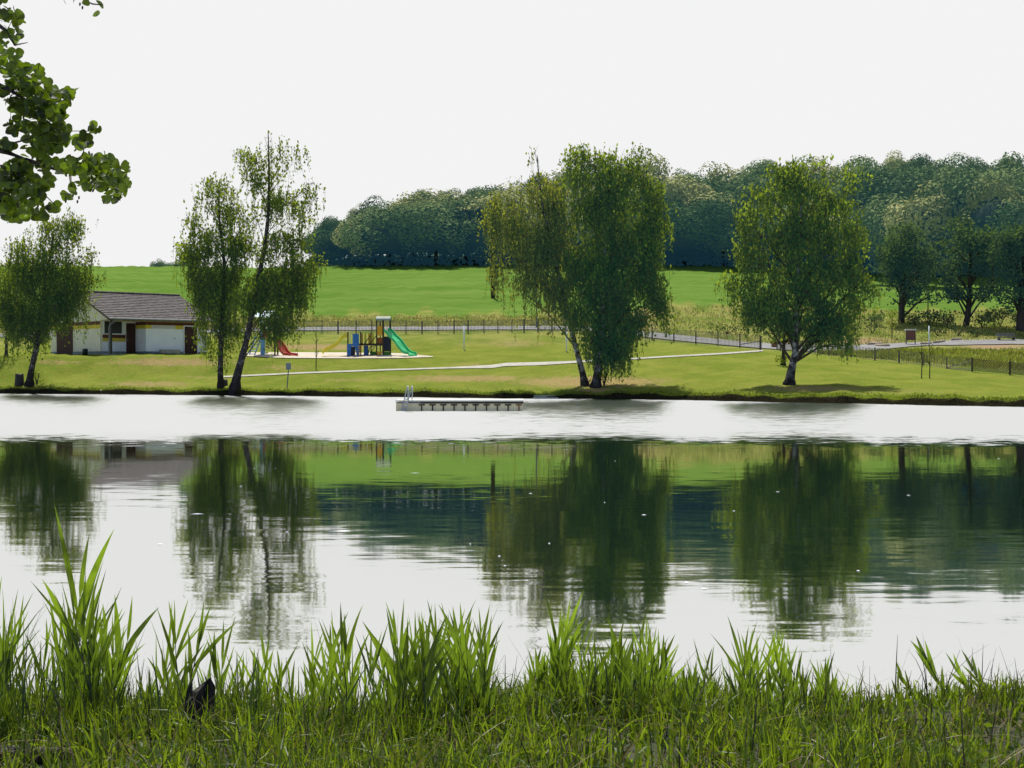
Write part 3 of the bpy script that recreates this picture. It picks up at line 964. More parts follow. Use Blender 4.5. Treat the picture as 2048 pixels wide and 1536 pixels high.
for px, tp, rad in [(315, 519, 1.6), (330, 523, 1.1), (352, 521, 1.5), (376, 500, 2.4)]:
    put_forest(px, 300, tp, rad, 3, 'tiny distant tree peeking over the field crest', 'distant trees over the crest')

# trunks along the forest foot shade: dark understory band
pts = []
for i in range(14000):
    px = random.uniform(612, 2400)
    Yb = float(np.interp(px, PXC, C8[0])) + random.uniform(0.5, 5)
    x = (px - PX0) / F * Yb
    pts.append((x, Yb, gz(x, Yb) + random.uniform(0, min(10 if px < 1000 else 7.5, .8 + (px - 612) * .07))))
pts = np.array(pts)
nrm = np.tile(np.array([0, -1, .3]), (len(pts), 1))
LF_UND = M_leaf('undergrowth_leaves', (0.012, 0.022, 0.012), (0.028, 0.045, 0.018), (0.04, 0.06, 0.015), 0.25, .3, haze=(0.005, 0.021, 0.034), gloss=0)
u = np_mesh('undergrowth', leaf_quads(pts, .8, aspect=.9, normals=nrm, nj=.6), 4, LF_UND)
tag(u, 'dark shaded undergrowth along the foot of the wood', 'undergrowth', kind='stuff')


# ---------------------------------------------------------------- bushes and small plants
def bush(label, group, px, py, w, h, mat, seed, dens=30, size=.2, name='bush', nl=9):
    g_ = gp(px, py); Y = g_.y
    root = empty(name, g_); tag(root, label, 'bush', group)
    rs = np.random.default_rng(seed)
    bl = []
    for i in range(nl):
        bl.append((px + rs.uniform(-.36, .36) * w, py - h * rs.uniform(.25, .75), w * rs.uniform(.18, .32), h * rs.uniform(.2, .34), 1, rs.uniform(-.6, .9)))
    pts, nn, ww = blob_pts(bl, Y, dens, surf=.25)
    pts[:, 2] = np.maximum(pts[:, 2], g_.z + .02)
    np_mesh('foliage', leaf_quads(pts, size, aspect=.7, normals=nn, nj=.8), 4, mat, root)
    s = Y / F
    mb = MB()
    for i in range(5):
        mb.tube([g_, g_ + Vector((rs.uniform(-.3, .3) * w * s, rs.uniform(-.2, .2), h * s * .6))], [.04, .015], 5)
    mb.build('stems', TWIG, root)
    return root


hx = [(1752, 652, 46, 34), (1860, 652, 60, 40), (1895, 656, 50, 42), (1830, 650, 40, 30), (1965, 655, 56, 40), (2000, 652, 52, 42), (2040, 655, 60, 44), (2085, 655, 70, 50), (1915, 672, 46, 26), (1875, 672, 44, 24), (1955, 674, 44, 20), (1700, 668, 40, 26)]
for i, (px, py, w, h) in enumerate(hx):
    bush('wild bramble bush in the hedge between the three parkland trees' if i > 0 else 'dark rounded bush at the left end of the bramble hedge', 'bramble bushes of the hedge' if i else None,
         px, py, w, h, LF_OAK if i == 0 else LF_SHRUB, 20 + i, dens=34, size=.22)
bush('leafy sprouts at the foot of the central birch clump', None, 1208, 772, 26, 44, LF_GREEN, 71, dens=60, size=.1, name='sprout_shrub')
bush('leafy sprouts at the foot of the leaning left birch', None, 74, 770, 34, 40, LF_GREEN, 72, dens=38, size=.1, name='sprout_shrub')
bush('low rough bush on the mound beside the lane behind the right birch', None, 1455, 668, 80, 26, LF_SHRUB, 73, dens=22, size=.18)
bush('pale flowering bush on the bank left of the right birch crown', None, 1490, 654, 36, 22, LF_SHRUB, 74, dens=30, size=.16)
bush('light shrub beside the lane right of the big birch', None, 1745, 668, 40, 24, LF_SHRUB, 75, dens=30, size=.16)
bush('small bush hugging the foot of the dark purple tree', None, 1567, 731, 24, 26, LF_GREEN, 76, dens=110, size=.12, name='base_shrub')
crown_tree('ornamental_tree', 'small dark purple-leaved tree behind the big right birch', None, None, gp(1567, 731).y,
           [(1567, 731), (1567, 710), (1568, 690), (1568, 660)], [.16, .13, .11, .05],
           [(1566, 672, 24, 20, 1), (1580, 676, 14, 12, 1), (1552, 680, 14, 10, 1), (1560, 655, 18, 14, 1)], LF_PURPLE, dens=80, size=.16)
crown_tree('young_tree', 'small bright lime-green young tree below the bluish parkland tree', None, None, 124,
           [(1784, 684), (1784, 660), (1785, 630)], [.05, .04, .02],
           [(1785, 640, 14, 14, 1), (1783, 625, 10, 8, 1), (1790, 650, 8, 6, 1)], LF_LIME, dens=60, size=.16)


def sapling(px, py, top, Y, label, lean=0, seed=0, leaves=60):
    g_ = gp(px, py)
    root = empty('sapling', g_); tag(root, label, 'sapling', None)
    t = Vector(P(px + lean, top, g_.y))
    rs = random.Random(seed)
    mb = MB().tube([g_ - Vector((0, 0, .1)), (g_ + t) / 2 + Vector((.03, 0, 0)), t], [.035, .028, .01], 6)
    mb.build('stem', TWIG, root)
    mb = MB(); lp = []
    for i in range(14):
        f = rs.uniform(.25, .95); s_ = g_.lerp(t, f)
        e = s_ + Vector((rs.uniform(-.3, .3), rs.uniform(-.2, .2), rs.uniform(.2, .6)))
        mb.tube([s_, e], [.012, .005], 4)
        for j in range(leaves // 14):
            lp.append(s_.lerp(e, rs.random()))
    mb.build('twigs', TWIG, root)
    np_mesh('leaves', leaf_quads(np.array(lp), .08), 4, LF_GREEN, root)


sapling(632, 738, 652, 95, 'thin bare sapling between the sign and the yellow slide', seed=1, leaves=50)
sapling(1843, 757, 690, 92, 'thin staked sapling on the right lawn, left one of two', seed=2)
sapling(1859, 757, 692, 92, 'thin staked sapling on the right lawn, right one of two', seed=3)
sapling(1290, 690, 655, 110, 'wispy sapling beside the lane right of the central birch', seed=4, leaves=80)


# ---------------------------------------------------------------- grasses
def blades(P0, h, w, lean=.35, tri=True):
    n = len(P0)
    d = RNG.normal(size=(n, 3)); d[:, 2] = 0
    side = unit(np.cross(unit(d + 1e-6), np.array([0, 0, 1.0])))
    hh = (h * (0.5 + RNG.random((n, 1))))
    tip = P0 + d * lean * hh * .5 + np.array([0, 0, 1.0]) * hh
    ww = w * (.6 + .8 * RNG.random((n, 1)))
    mid = P0 + d * lean * hh * .15 + np.array([0, 0, .55]) * hh
    v = np.stack([P0 - side * ww * .5, P0 + side * ww * .5, mid + side * ww * .45, tip, mid - side * ww * .45], 1)
    return v.reshape(-1, 3)


def M_grass(name, c1, c2, tr, nscale=1.0):
    return M_leaf(name, c1, c2, tr, .45, nscale, gloss=.02)


GR_BANK = M_grass('bank_grass', (0.06, 0.10, 0.014), (0.17, 0.21, 0.03), (0.34, 0.42, 0.03))
GR_VERGE = M_grass('verge_grass', (0.20, 0.24, 0.05), (0.46, 0.40, 0.16), (0.40, 0.38, 0.10), .4)
GR_WEED = M_grass('weed_grass', (0.13, 0.19, 0.03), (0.28, 0.32, 0.06), (0.38, 0.42, 0.05), .4)

# tufts along the far waterline
N = 5500
px = RNG.uniform(-200, 2300, N)
Yw = np.interp(px, PXC, YW) + np.abs(RNG.normal(size=N)) * .7 + .26
X = (px - PX0) / F * Yw
ok = np.abs(px - 1090) > 26
pp = np.array([(x, y, gz(x, y)) for x, y, k in zip(X, Yw, ok) if k])
o = np_mesh('bank_grass', blades(pp, .085, .05, 1.2), 5, GR_BANK)
tag(o, 'shaggy grass fringe overhanging the far waterline', 'grass', kind='stuff')
# verge beyond the lane
pp = []
for i in range(26000):
    px = random.uniform(-150, 2250); t = random.random()
    a = row_pts(10, px); b = row_pts(11, px)
    x = a[0] + (b[0] - a[0]) * t; y = a[1] + (b[1] - a[1]) * t
    pp.append((x, y, gz(x, y)))
o = np_mesh('verge_grass', blades(np.array(pp), .16, .08, .9), 5, GR_VERGE)
tag(o, 'tall dry yellowish grass between the lane and the green field', 'grass', kind='stuff')
pp = []
for i in range(9000):
    px = random.uniform(1640, 2250); t = random.random() ** .8
    a = row_pts(8, px); b = row_pts(9, px)
    x = a[0] + (b[0] - a[0]) * t; y = a[1] + .5 + (b[1] - .6 - a[1]) * t
    pp.append((x, y, gz(x, y)))
o = np_mesh('weed_grass', blades(np.array(pp), .24, .07, .8), 5, GR_WEED)
tag(o, 'rank green weeds behind the right-hand fence', 'weeds', kind='stuff')

# ---------------------------------------------------------------- near bank grass and reeds
GR_NEAR = M_grass('near_grass', (0.016, 0.040, 0.006), (0.075, 0.135, 0.012), (0.34, 0.49, 0.02), 5.0)
GR_STRAW = M_grass('straw', (0.13, 0.10, 0.035), (0.30, 0.24, 0.10), (0.20, 0.15, 0.05), 2.0)
REED = M_leaf('reed_leaves', (0.020, 0.048, 0.010), (0.06, 0.12, 0.014), (0.31, 0.48, 0.024), .5, 4.0, gloss=.04, tlow=.22, ovar=.9)
REED_STEM = M_solid('reed_stem', (0.07, 0.10, 0.03), (0.11, 0.10, 0.04), 5)


def near_pts(n, y0, y1, xr=None):
    x = RNG.uniform(-3.9, 3.9, n) if xr is None else RNG.uniform(xr[0], xr[1], n)
    s = shore_y(x)
    y = s - y0 + (y0 - y1) * RNG.random(n)
    # thin out by patches
    return np.stack([x, y, near_z(x, y)], -1)


def curved_blades(P0, h, w, lean, bend, segs=5):
    n = len(P0)
    ang = RNG.uniform(0, 2 * math.pi, n)
    d = np.stack([np.cos(ang), np.sin(ang) * .8, 0 * ang], -1)
    hh = h * (0.45 + .9 * RNG.random((n, 1)))
    ln = lean * RNG.random((n, 1)); bd = bend * RNG.random((n, 1)) ** 2
    side = unit(np.cross(d, np.array([0, 0, 1.0])) + RNG.normal(size=(n, 3)) * .35)
    ww = w * (.6 + .8 * RNG.random((n, 1)))
    C_ = []
    for k in range(segs + 1):
        t = k / segs
        C_.append(P0 + d * hh * (ln * t + bd * t * t) + np.array([0, 0, 1.0]) * hh * (t - bd * .55 * t * t * t))
    quads = []
    for k in range(segs):
        t0, t1 = k / segs, (k + 1) / segs
        w0 = ww * (1 - t0 ** 1.6) * .5 + .0006; w1 = ww * (1 - t1 ** 1.6) * .5 + .0006
        quads.append(np.stack([C_[k] - side * w0, C_[k] + side * w0, C_[k + 1] + side * w1, C_[k + 1] - side * w1], 1))
    return np.stack(quads, 1).reshape(-1, 3)     # islands are separate quads


pg = np.concatenate([near_pts(23000, 3.0, 0.05), near_pts(8000, 1.2, -0.1)])
tuft = np.sin(pg[:, 0] * 5.1 + 2 * np.sin(pg[:, 1] * 4)) * np.sin(pg[:, 1] * 6.3 + pg[:, 0] * 2.2) + RNG.normal(size=len(pg)) * .5
pg = pg[tuft > -.55]
# taller growth where the photo shows it
hz = .17 * (1 - .35 * sstep(pg[:, 0], 1.2, 1.9)) * (.72 + .28 * sstep(shore_y(pg[:, 0]) - pg[:, 1], .1, .9))
o = np_mesh('bank_herbage', curved_blades(pg, hz[:, None], .0095, .5, .9), 4, GR_NEAR)
tag(o, 'dense green grass covering the near bank', 'grass', kind='stuff')
ps = near_pts(2600, 3.0, 0.1)
o = np_mesh('dry_straw', curved_blades(ps, .17, .0045, 1.5, 1.2), 4, GR_STRAW)
tag(o, 'dry straw stalks tangled in the near bank grass', 'straw', kind='stuff')
pd_ = near_pts(900, 2.6, 0.0)
o = np_mesh('dead_stalks', curved_blades(pd_, .27, .0045, .55, .35, 4), 4, M_solid('dead_stalk', (0.05, 0.035, 0.02), (0.12, 0.085, 0.045), 6))
tag(o, 'thin dark dead stalks standing among the near bank grass', 'stalks', kind='stuff')
# broadleaf weeds low in the grass
pw = near_pts(4500, 3.0, 0.1)
pw[:, 2] += RNG.random(len(pw)) * .10
o = np_mesh('low_weeds', leaf_quads(pw, .035, aspect=.55), 4, GR_NEAR)
tag(o, 'small-leaved weeds low among the near bank grass', 'weeds', kind='stuff')


def reed(px, top_py, base_y, lean=0.0, label=None, group=None, nleaf=6, lw=1.0, seed=0):
    rs = random.Random(seed)
    Y = base_y
    X0 = (px - PX0) / F * Y
    zb = float(near_z(np.array(X0), np.array(Y))); zb = max(zb, -.15)
    zt = H - (top_py - PY0) / F * Y
    L = max(zt - zb, .22)
    root = empty('reed', (X0 - lean * L * .7, Y, zb))
    tag(root, label, 'reed', group)
    base = Vector((X0 - lean * L * .7, Y, zb - .03))
    stemL = L * rs.uniform(.58, .72)
    st = []
    dyl = rs.uniform(-.08, .08)
    for k in range(6):
        t = k / 5
        st.append(base + Vector((lean * stemL * (t ** 1.4) * 1.0 + rs.uniform(-.004, .004), dyl * t * stemL, stemL * t)))
    MB().tube(st, [.0038, .0036, .0033, .003, .0025, .0015], 6).build('stem', REED_STEM, root, smooth=True)
    side0 = rs.choice([-1, 1])
    for i in range(nleaf):
        f = 0.30 + .70 * (i / max(nleaf - 1, 1))
        if i == nleaf - 1: f = 1.0
        k = f * 5; a = int(min(k, 4)); p = st[a].lerp(st[a + 1], k - a)
        s = side0 * (1 if i % 2 else -1)
        ll = L * rs.uniform(.38, .58)
        if f > .98: ll = L - stemL + .0
        ll = max(.12, min(ll, .55))
        ang = rs.uniform(.06, .48) * s if f < .98 else rs.uniform(-.1, .1)
        ang += math.atan(lean) * 1.1
        az_ = rs.uniform(-.9, .9)
        dx = math.sin(ang) * math.cos(az_); dyv = abs(math.sin(ang)) * math.sin(az_); dz = math.cos(ang)
        d = Vector((dx, dyv, dz)).normalized()
        w = lw * rs.uniform(.012, .021) * (ll / .3) ** .5
        face = Vector((rs.uniform(-.5, .5), -1, rs.uniform(-.2, .2))).normalized()
        sd_ = d.cross(face).normalized()
        cur_ = rs.uniform(.0, .22) * (1 if s > 0 else -1)
        V, Fc = [], []
        seg = 8
        for j in range(seg + 1):
            t = j / seg
            q = p + d * ll * t + Vector((cur_ * ll * t * t * .45, 0, -abs(cur_) * ll * t ** 3 * .35))
            ww = w * (math.sin(math.pi * min(1, (t * .92 + .10)) ** .75) ** .9 if t < 1 else 0) * .5 * (1 if t > 0.02 else .5)
            tw = rs.uniform(-.02, .02)
            V += [q - sd_ * ww, q + face * (ww * .25), q + sd_ * ww]
        for j in range(seg):
            for e in (0, 1):
                Fc.append((j * 3 + e, j * 3 + e + 1, (j + 1) * 3 + e + 1, (j + 1) * 3 + e))
        MB().add(V, Fc).build('leaf', REED, root, smooth=True)
    return root


env = [(-60, 1130), (0, 1160), (40, 1200), (75, 1190), (110, 1240), (150, 1110), (180, 1190), (230, 1210), (260, 1290), (300, 1290), (340, 1230), (390, 1250), (430, 1290), (470, 1240), (540, 1290), (620, 1300), (690, 1230), (730, 1290), (790, 1230), (870, 1230),
       (960, 1240), (1000, 1330), (1060, 1330), (1130, 1230), (1180, 1280), (1280, 1230), (1340, 1320), (1410, 1290), (1470, 1270), (1550, 1290), (1620, 1310), (1680, 1380), (1740, 1440), (1800, 1460), (1850, 1440), (1950, 1420), (2048, 1390), (2120, 1380)]
rr_ = random.Random(21)
RL = 'green reed with upright pointed leaves in the stand along the near bank'
RG = 'reeds along the near bank'
cnt = 0
dens_px = [(-60, 1.2), (240, 1.2), (260, .5), (320, .6), (420, 1), (560, .8), (640, .7), (760, 1), (780, 1.6), (970, 1.6), (1000, .6), (1050, .9), (1100, 1.7), (1320, 1.6), (1420, 1.2), (1640, 1.2), (1700, .45), (1790, .1), (2040, .1), (2120, .3)]
tries = 0
while cnt < 290 and tries < 9000:
    tries += 1
    px = rr_.uniform(-60, 2110)
    if rr_.random() > (np.interp(px, [d[0] for d in dens_px], [d[1] for d in dens_px]) / 1.7) ** 1.5 * (.68 + .18 * math.sin(px * .041 + 1.1) + .16 * math.sin(px * .0173 + 4) + .12 * math.sin(px * .113)): continue
    e = float(np.interp(px, [v[0] for v in env], [v[1] for v in env]))
    top = e - 55 + (rr_.random() ** 1.1) * 200
    reed(px, min(top, 1440), rr_.uniform(5.8, 7.1), lean=rr_.gauss(.03, .13), label=RL, group=RG, nleaf=rr_.choice([4, 5, 5, 6, 7]), lw=rr_.uniform(.7, 1.25), seed=1000 + cnt)
    cnt += 1
reed(158, 1048, 6.5, .10, 'tallest reed rising at the left with a broad bright blade', None, 7, 1.7, 5)
reed(790, 1205, 6.6, -.02, 'reed with one broad bright blade at the left end of the middle stand', None, 6, 1.5, 6)
reed(1133, 1210, 6.6, .02, 'tall pair-bladed reed at the centre of the near bank', None, 6, 1.5, 7)
reed(690, 1215, 6.6, -.12, 'reed with blade leaning left between the left and middle stands', None, 5, 1.3, 8)
reed(262, 1170, 6.4, .30, 'reed leaning right over open water near the left corner', None, 6, 1.4, 9)
reed(402, 1190, 6.4, .22, 'reed leaning right beside the dark stump', None, 6, 1.3, 10)
reed(1797, 1345, 6.7, .0, 'single short reed with one upright leaf in open water at right', None, 3, 1.3, 11)
for (a, b, c, ln, sd_) in [(1800, 1310, 6.6, -.62, 12), (1850, 1250, 6.5, -.42, 13), (1910, 1290, 6.5, -.55, 14), (1945, 1345, 6.4, -.5, 15)]:
    reed(a, b, c, ln, 'reed bent steeply to the left at the right end of the bank', 'bent reeds at the right', 5, 1.6, sd_)

# thin grass blades that fill the reed stands
px = RNG.uniform(-60, 2110, 8500)
e_ = np.interp(px, [v[0] for v in env], [v[1] for v in env])
dd = np.interp(px, [d[0] for d in dens_px], [d[1] for d in dens_px]) / 1.7
keep = RNG.random(len(px)) < np.clip(dd * (.6 + .2 * np.sin(px * .041 + 1.1) + .2 * np.sin(px * .0173 + 4)) + np.where(dd > .2, .25, .02), 0, 1)
px, e_, dd = px[keep], e_[keep], dd[keep]
yb = RNG.uniform(5.5, 7.0, len(px)); xb = (px - PX0) / F * yb
zb = np.maximum(near_z(xb, yb), -.05)
tp = H - (e_ + 15 + RNG.random(len(px)) ** .75 * 250 - PY0) / F * yb
hh = np.clip(tp - zb, .10, 1.0)[:, None]
q = curved_blades(np.stack([xb, yb, zb], -1), hh * .9, .0105, .34, .35, 6)
o = np_mesh('reed_grass', q, 4, REED)
tag(o, 'slender grass blades filling the reed stands along the near waterline', 'grass', kind='stuff')

# dead stump in the near grass
g_ = Vector((-1.36, 5.75, float(near_z(np.array(-1.36), np.array(5.75)))))
root = empty('tree_stump', g_); tag(root, 'ragged blackened stump in the near bank grass at left', 'stump')
V, Fc = [], []
nseg = 18
for i in range(7):
    t = i / 6
    for k in range(nseg):
        a = 2 * math.pi * k / nseg
        r0_ = .075 * (1.15 - .45 * t + .1 * math.sin(3 * a + 1) + .07 * math.sin(7 * a + i)) * (1 if i < 6 else .7)
        zz = t * .24 + (0.05 * math.sin(2 * a + .6) + .03 * math.sin(6 * a) if i >= 5 else 0)
        V.append((g_.x + math.cos(a) * r0_ + .03 * t, g_.y + math.sin(a) * r0_, g_.z - .08 + zz))
for i in range(6):
    for k in range(nseg):
        Fc.append((i * nseg + k, i * nseg + (k + 1) % nseg, (i + 1) * nseg + (k + 1) % nseg, (i + 1) * nseg + k))
Fc.append(tuple(6 * nseg + k for k in range(nseg)))
M_stump = M_solid('rotten_wood', (0.010, 0.009, 0.008), (0.035, 0.028, 0.022), 14, sc=(1, 1, .25), bump=.04, bscale=30)
MB().add(V, Fc).build('wood', M_stump, root)
# grey rock at the lower left corner
root = None
V, Fc = blob_core(.28, .22, .12, 5, 16, 9)
gx, gy = -1.95, 5.3
gzz = float(near_z(np.array(gx), np.array(gy)))
rk = empty('log', (gx, gy, gzz)); tag(rk, 'weathered grey log lying in the grass at the lower left corner', 'log')
mb = MB().tube([(gx - .4, gy, gzz + .03), (gx - .05, gy - .02, gzz + .045), (gx + .22, gy + .03, gzz + .03)], [.045, .04, .03], 12)
mb.build('wood', M_solid('grey_wood', (0.10, 0.09, 0.075), (0.045, 0.04, 0.03), 9, sc=(.3, 1, 1), bump=.02), rk, smooth=True)

# ---------------------------------------------------------------- alder branch overhead (tree stands just left of the frame)
AY = 9.3
ax = -6.4
azb = -.1
root = empty('alder_tree', (ax, 8.4, azb)); tag(root, 'alder whose dark leafy boughs hang into the upper left corner', 'tree')
MB().tube([(ax, 8.4, azb - .2), (ax + .05, 8.45, 2.5), (ax - .05, 8.6, 5.0), (ax, 8.6, 8.5)], [.22, .18, .14, .08], 12).build('trunk', BARK, root, smooth=True)


def AP(px, py, d=0.0):
    return P(px, py, AY + d)


br = [[(-420, 330), (-200, 250), (-60, 290), (10, 303), (60, 322), (110, 338), (160, 350), (215, 368), (240, 378)],
      [(-400, 180), (-150, 130), (-40, 155), (20, 180), (60, 205), (110, 205), (150, 195)],
      [(-60, 290), (0, 300), (30, 285), (70, 275), (100, 262), (150, 262), (190, 262)],
      [(-380, 50), (-150, 20), (-30, 30), (10, 60), (30, 90), (55, 85)],
      [(-200, 250), (-60, 340), (-10, 380), (30, 400), (45, 430)],
      [(60, 322), (55, 350), (80, 380), (110, 410)],
      [(110, 338), (140, 330), (165, 310), (170, 290)],
      [(160, 350), (200, 335), (235, 325)],
      [(140, 350), (142, 370), (152, 390)],
      [(-400, 60), (-100, -60), (80, -50), (130, -25), (160, -5), (185, 8), (205, 10)]]
bm = MB()
for b in br:
    k = len(b)
    pts = [AP(x, y, (0.25 * math.sin(i * 1.3 + x * .01))) for i, (x, y) in enumerate(b)]
    r0_ = .032 if b[0][0] < -100 else .010
    bm.tube(pts, [max(.003, r0_ * (1 - i / (k - .6)) ** 1.1) for i in range(k)], 7)
MB_b = bm.build('boughs', BARK, root, smooth=True)
lb = [(15, 110, 25, 45, 26), (45, 150, 30, 30, 30), (30, 190, 35, 30, 34), (65, 150, 20, 25, 12), (85, 185, 30, 25, 26), (70, 215, 45, 18, 34), (110, 200, 35, 18, 22), (135, 185, 18, 10, 6), (30, 50, 18, 30, 12), (5, 20, 14, 22, 8),
      (95, 225, 36, 20, 26), (110, 245, 25, 20, 18), (60, 260, 40, 20, 26), (30, 250, 20, 16, 8), (100, 280, 36, 26, 44), (120, 265, 20, 20, 18), (75, 300, 28, 16, 14), (165, 285, 20, 14, 12), (185, 258, 14, 8, 5), (60, 320, 40, 12, 12), (130, 330, 40, 16, 22),
      (185, 330, 36, 18, 30), (215, 355, 36, 18, 34), (240, 375, 20, 18, 14), (225, 395, 18, 12, 6), (185, 360, 34, 16, 22), (215, 320, 26, 10, 8), (30, 350, 36, 26, 46), (10, 390, 34, 32, 56), (60, 385, 28, 24, 36), (85, 360, 26, 20, 18), (30, 425, 28, 18, 24), (75, 420, 28, 18, 16), (110, 415, 12, 8, 4),
      (135, 392, 10, 6, 3), (150, 380, 8, 8, 3), (10, 290, 18, 14, 8), (250, 335, 10, 8, 3)]
LV = []
for (x, y, rx, ry, cn) in lb:
    for i in range(int(cn * 2.0)):
        a = random.uniform(0, 2 * math.pi); q = random.random() ** .5
        LV.append(AP(x + rx * q * math.cos(a), y + ry * q * math.sin(a), random.uniform(-.45, .45)))
for (x, y) in [(128, 0), (148, 1), (172, 5), (200, 8), (192, 28)]:
    LV.append(AP(x, y))
VV = []
FF = []
for p in LV:
    p = Vector(p)
    s_ = random.uniform(.024, .043)
    d = Vector((random.gauss(.3, .8), random.gauss(0, .5), random.gauss(-.1, .7))).normalized()
    nr = Vector((random.gauss(0, .8), random.gauss(-.35, .7), random.gauss(.6, .6))).normalized()
    sd_ = d.cross(nr)
    if sd_.length < .1: continue
    sd_.normalize(); nr = sd_.cross(d)
    prof = [(-1, .03), (-.75, .42), (-.3, .72), (.15, .86), (.6, .78), (.9, .45), (1.0, .08)]
    k0 = len(VV)
    for t, w in prof:
        c_ = p + d * s_ * t - nr * s_ * .12 * t * t
        VV += [c_ - sd_ * s_ * w + nr * s_ * .12 * w, c_, c_ + sd_ * s_ * w + nr * s_ * .12 * w]
    for j in range(len(prof) - 1):
        for e in (0, 1):
            FF.append((k0 + j * 3 + e, k0 + j * 3 + e + 1, k0 + (j + 1) * 3 + e + 1, k0 + (j + 1) * 3 + e))
mb = MB(); mb.v = [tuple(v) for v in VV]; mb.f = FF
mb.build('leaves', LF_ALDER, root, smooth=True)
# little catkins
cm = MB()
for (x, y) in [(155, 400), (158, 392), (47, 232), (44, 205), (160, 5), (165, 12), (184, 306), (178, 302), (146, 388)]:
    p = Vector(AP(x, y)); cm.tube([p, p - Vector((0, 0, .012)), p - Vector((.002, 0, .024))], [.004, .007, .003], 6)
cm.build('cones', BARK, root)

# ---------------------------------------------------------------- hut
TH = math.radians(44)
e1 = np.array([math.cos(TH), math.sin(TH)]); e2 = np.array([-math.sin(TH), math.cos(TH)])
HS = 1.036
HX, HY, HZ = -28.58 * HS, 96.0 * HS, 2.68


def ht(v):
    q = e1 * v[0] + e2 * v[1]
    return (HX + q[0] * HS, HY + q[1] * HS, HZ + v[2] * HS)


def HB():
    return MB(ht)


M_white = M_solid('white_render', (0.90, 0.92, 0.94), (0.84, 0.87, 0.90), 1.3)
M_cream = M_solid('cream_render', (0.86, 0.82, 0.62), (0.78, 0.73, 0.55), 1.3)
M_brownp = M_solid('brown_paint', (0.13, 0.035, 0.022), (0.10, 0.03, 0.02), 2)
M_yellowp = M_solid('yellow_paint', (0.70, 0.56, 0.05), (0.6, 0.48, 0.05), 2)
M_door = M_solid('brown_wood', (0.07, 0.022, 0.014), (0.035, 0.014, 0.011), 4, sc=(6, 6, .4))
M_plinth = M_solid('grey_plinth', (0.25, 0.29, 0.30), (0.19, 0.22, 0.23), 3)
M_dark = M_solid('dark_interior', (0.008, 0.008, 0.010), (0.012, 0.012, 0.014), 3, rough=.4)
M_gutter = M_solid('zinc', (0.20, 0.22, 0.23), (0.15, 0.16, 0.17), 4, rough=.5)
M_tile = M_solid('roof_tiles', (0.095, 0.076, 0.070), (0.045, 0.037, 0.035), 2.2, lo=.4, hi=.6, sc=(1, 1, 1))
M_tile2 = M_solid('tile_lips', (0.24, 0.21, 0.19), (0.10, 0.085, 0.08), 3, lo=.4, hi=.6)
M_wood = M_solid('soffit_wood', (0.30, 0.24, 0.15), (0.22, 0.17, 0.1), 3)
hut = empty('changing_hut', (HX, HY, HZ)); tag(hut, 'white and cream bathing hut with tiled roof and brown-yellow stripes', 'hut')
L_, W_, EH, RH, RYh = 7.85, 9.4, 2.56, 4.62, 4.6
RX = 2.81
hi = EH + .06
HB().box(RX, L_, 0, .2, .25, 2.5).build('front_wall', M_white, hut)
HB().box(0.2, RX, 1.5, 1.7, .25, 2.5).build('porch_wall', M_white, hut)
HB().box(RX + .003, RX + .2, .2, 1.5, .25, 2.5).build('porch_return', M_white, hut)
HB().box(.003, .2, 1.5, W_, .25, 2.5).build('gable_wall', M_cream, hut)
# gable triangle
gt = HB()
for x0 in (.003, L_ - .2):
    gt.add([(x0, 0.3, 2.5), (x0, W_ - .2, 2.5), (x0, RYh, RH - .22), (x0 + .197, .3, 2.5), (x0 + .197, W_ - .2, 2.5), (x0 + .197, RYh, RH - .22)],
           [(0, 2, 1), (3, 4, 5), (0, 1, 4, 3), (1, 2, 5, 4), (2, 0, 3, 5)])
gt.build('gable_top', M_cream, hut)
HB().box(L_ - .2, L_, .2, W_, .25, 2.5).build('end_wall', M_white, hut)
HB().box(.2, L_ - .2, W_ - .2, W_, .25, 2.5).build('rear_wall', M_white, hut)
p_ = HB()
p_.box(RX + .02, L_ + .03, -.03, .2, -.35, .25).box(RX - .03, RX + .2, -.03, 1.5, -.35, .247).box(0, RX - .03, 1.47, 1.7, -.35, .25).box(-.03, .2, 1.7, W_ + .03, -.35, .25).box(L_ - .2, L_ + .03, .2, W_ + .03, -.35, .25)
p_.build('plinth', M_plinth, hut)
HB().box(0, RX - .03, -.15, 1.47, -.3, .06).build('porch_floor', M_path, hut)
b_ = HB()
b_.box(RX - .012, L_ + .01, -.012, 0, 2.17, 2.42).box(RX - .012, RX + .003, 0, 1.5, 2.17, 2.42)
b_.box(-.012, .003, 1.5, W_, 2.17, 2.42).box(.2, 2.0, 1.488, 1.5, 1.21, 1.46)
b_.build('brown_stripe', M_brownp, hut)
y_ = HB()
HB().box(5.18, L_ + .01, -.011, 0, 1.90, 2.168).build('yellow_stripe', M_yellowp, hut)
y_.box(RX - .012, 3.25, -.011, 0, 1.90, 2.168).box(RX - .011, RX + .003, .003, 1.5, 1.90, 2.168)
y_.box(-.011, .003, 1.5, W_, 1.90, 2.168).box(.2, 2.0, 1.489, 1.5, .96, 1.208)
y_.build('yellow_stripe', M_yellowp, hut)
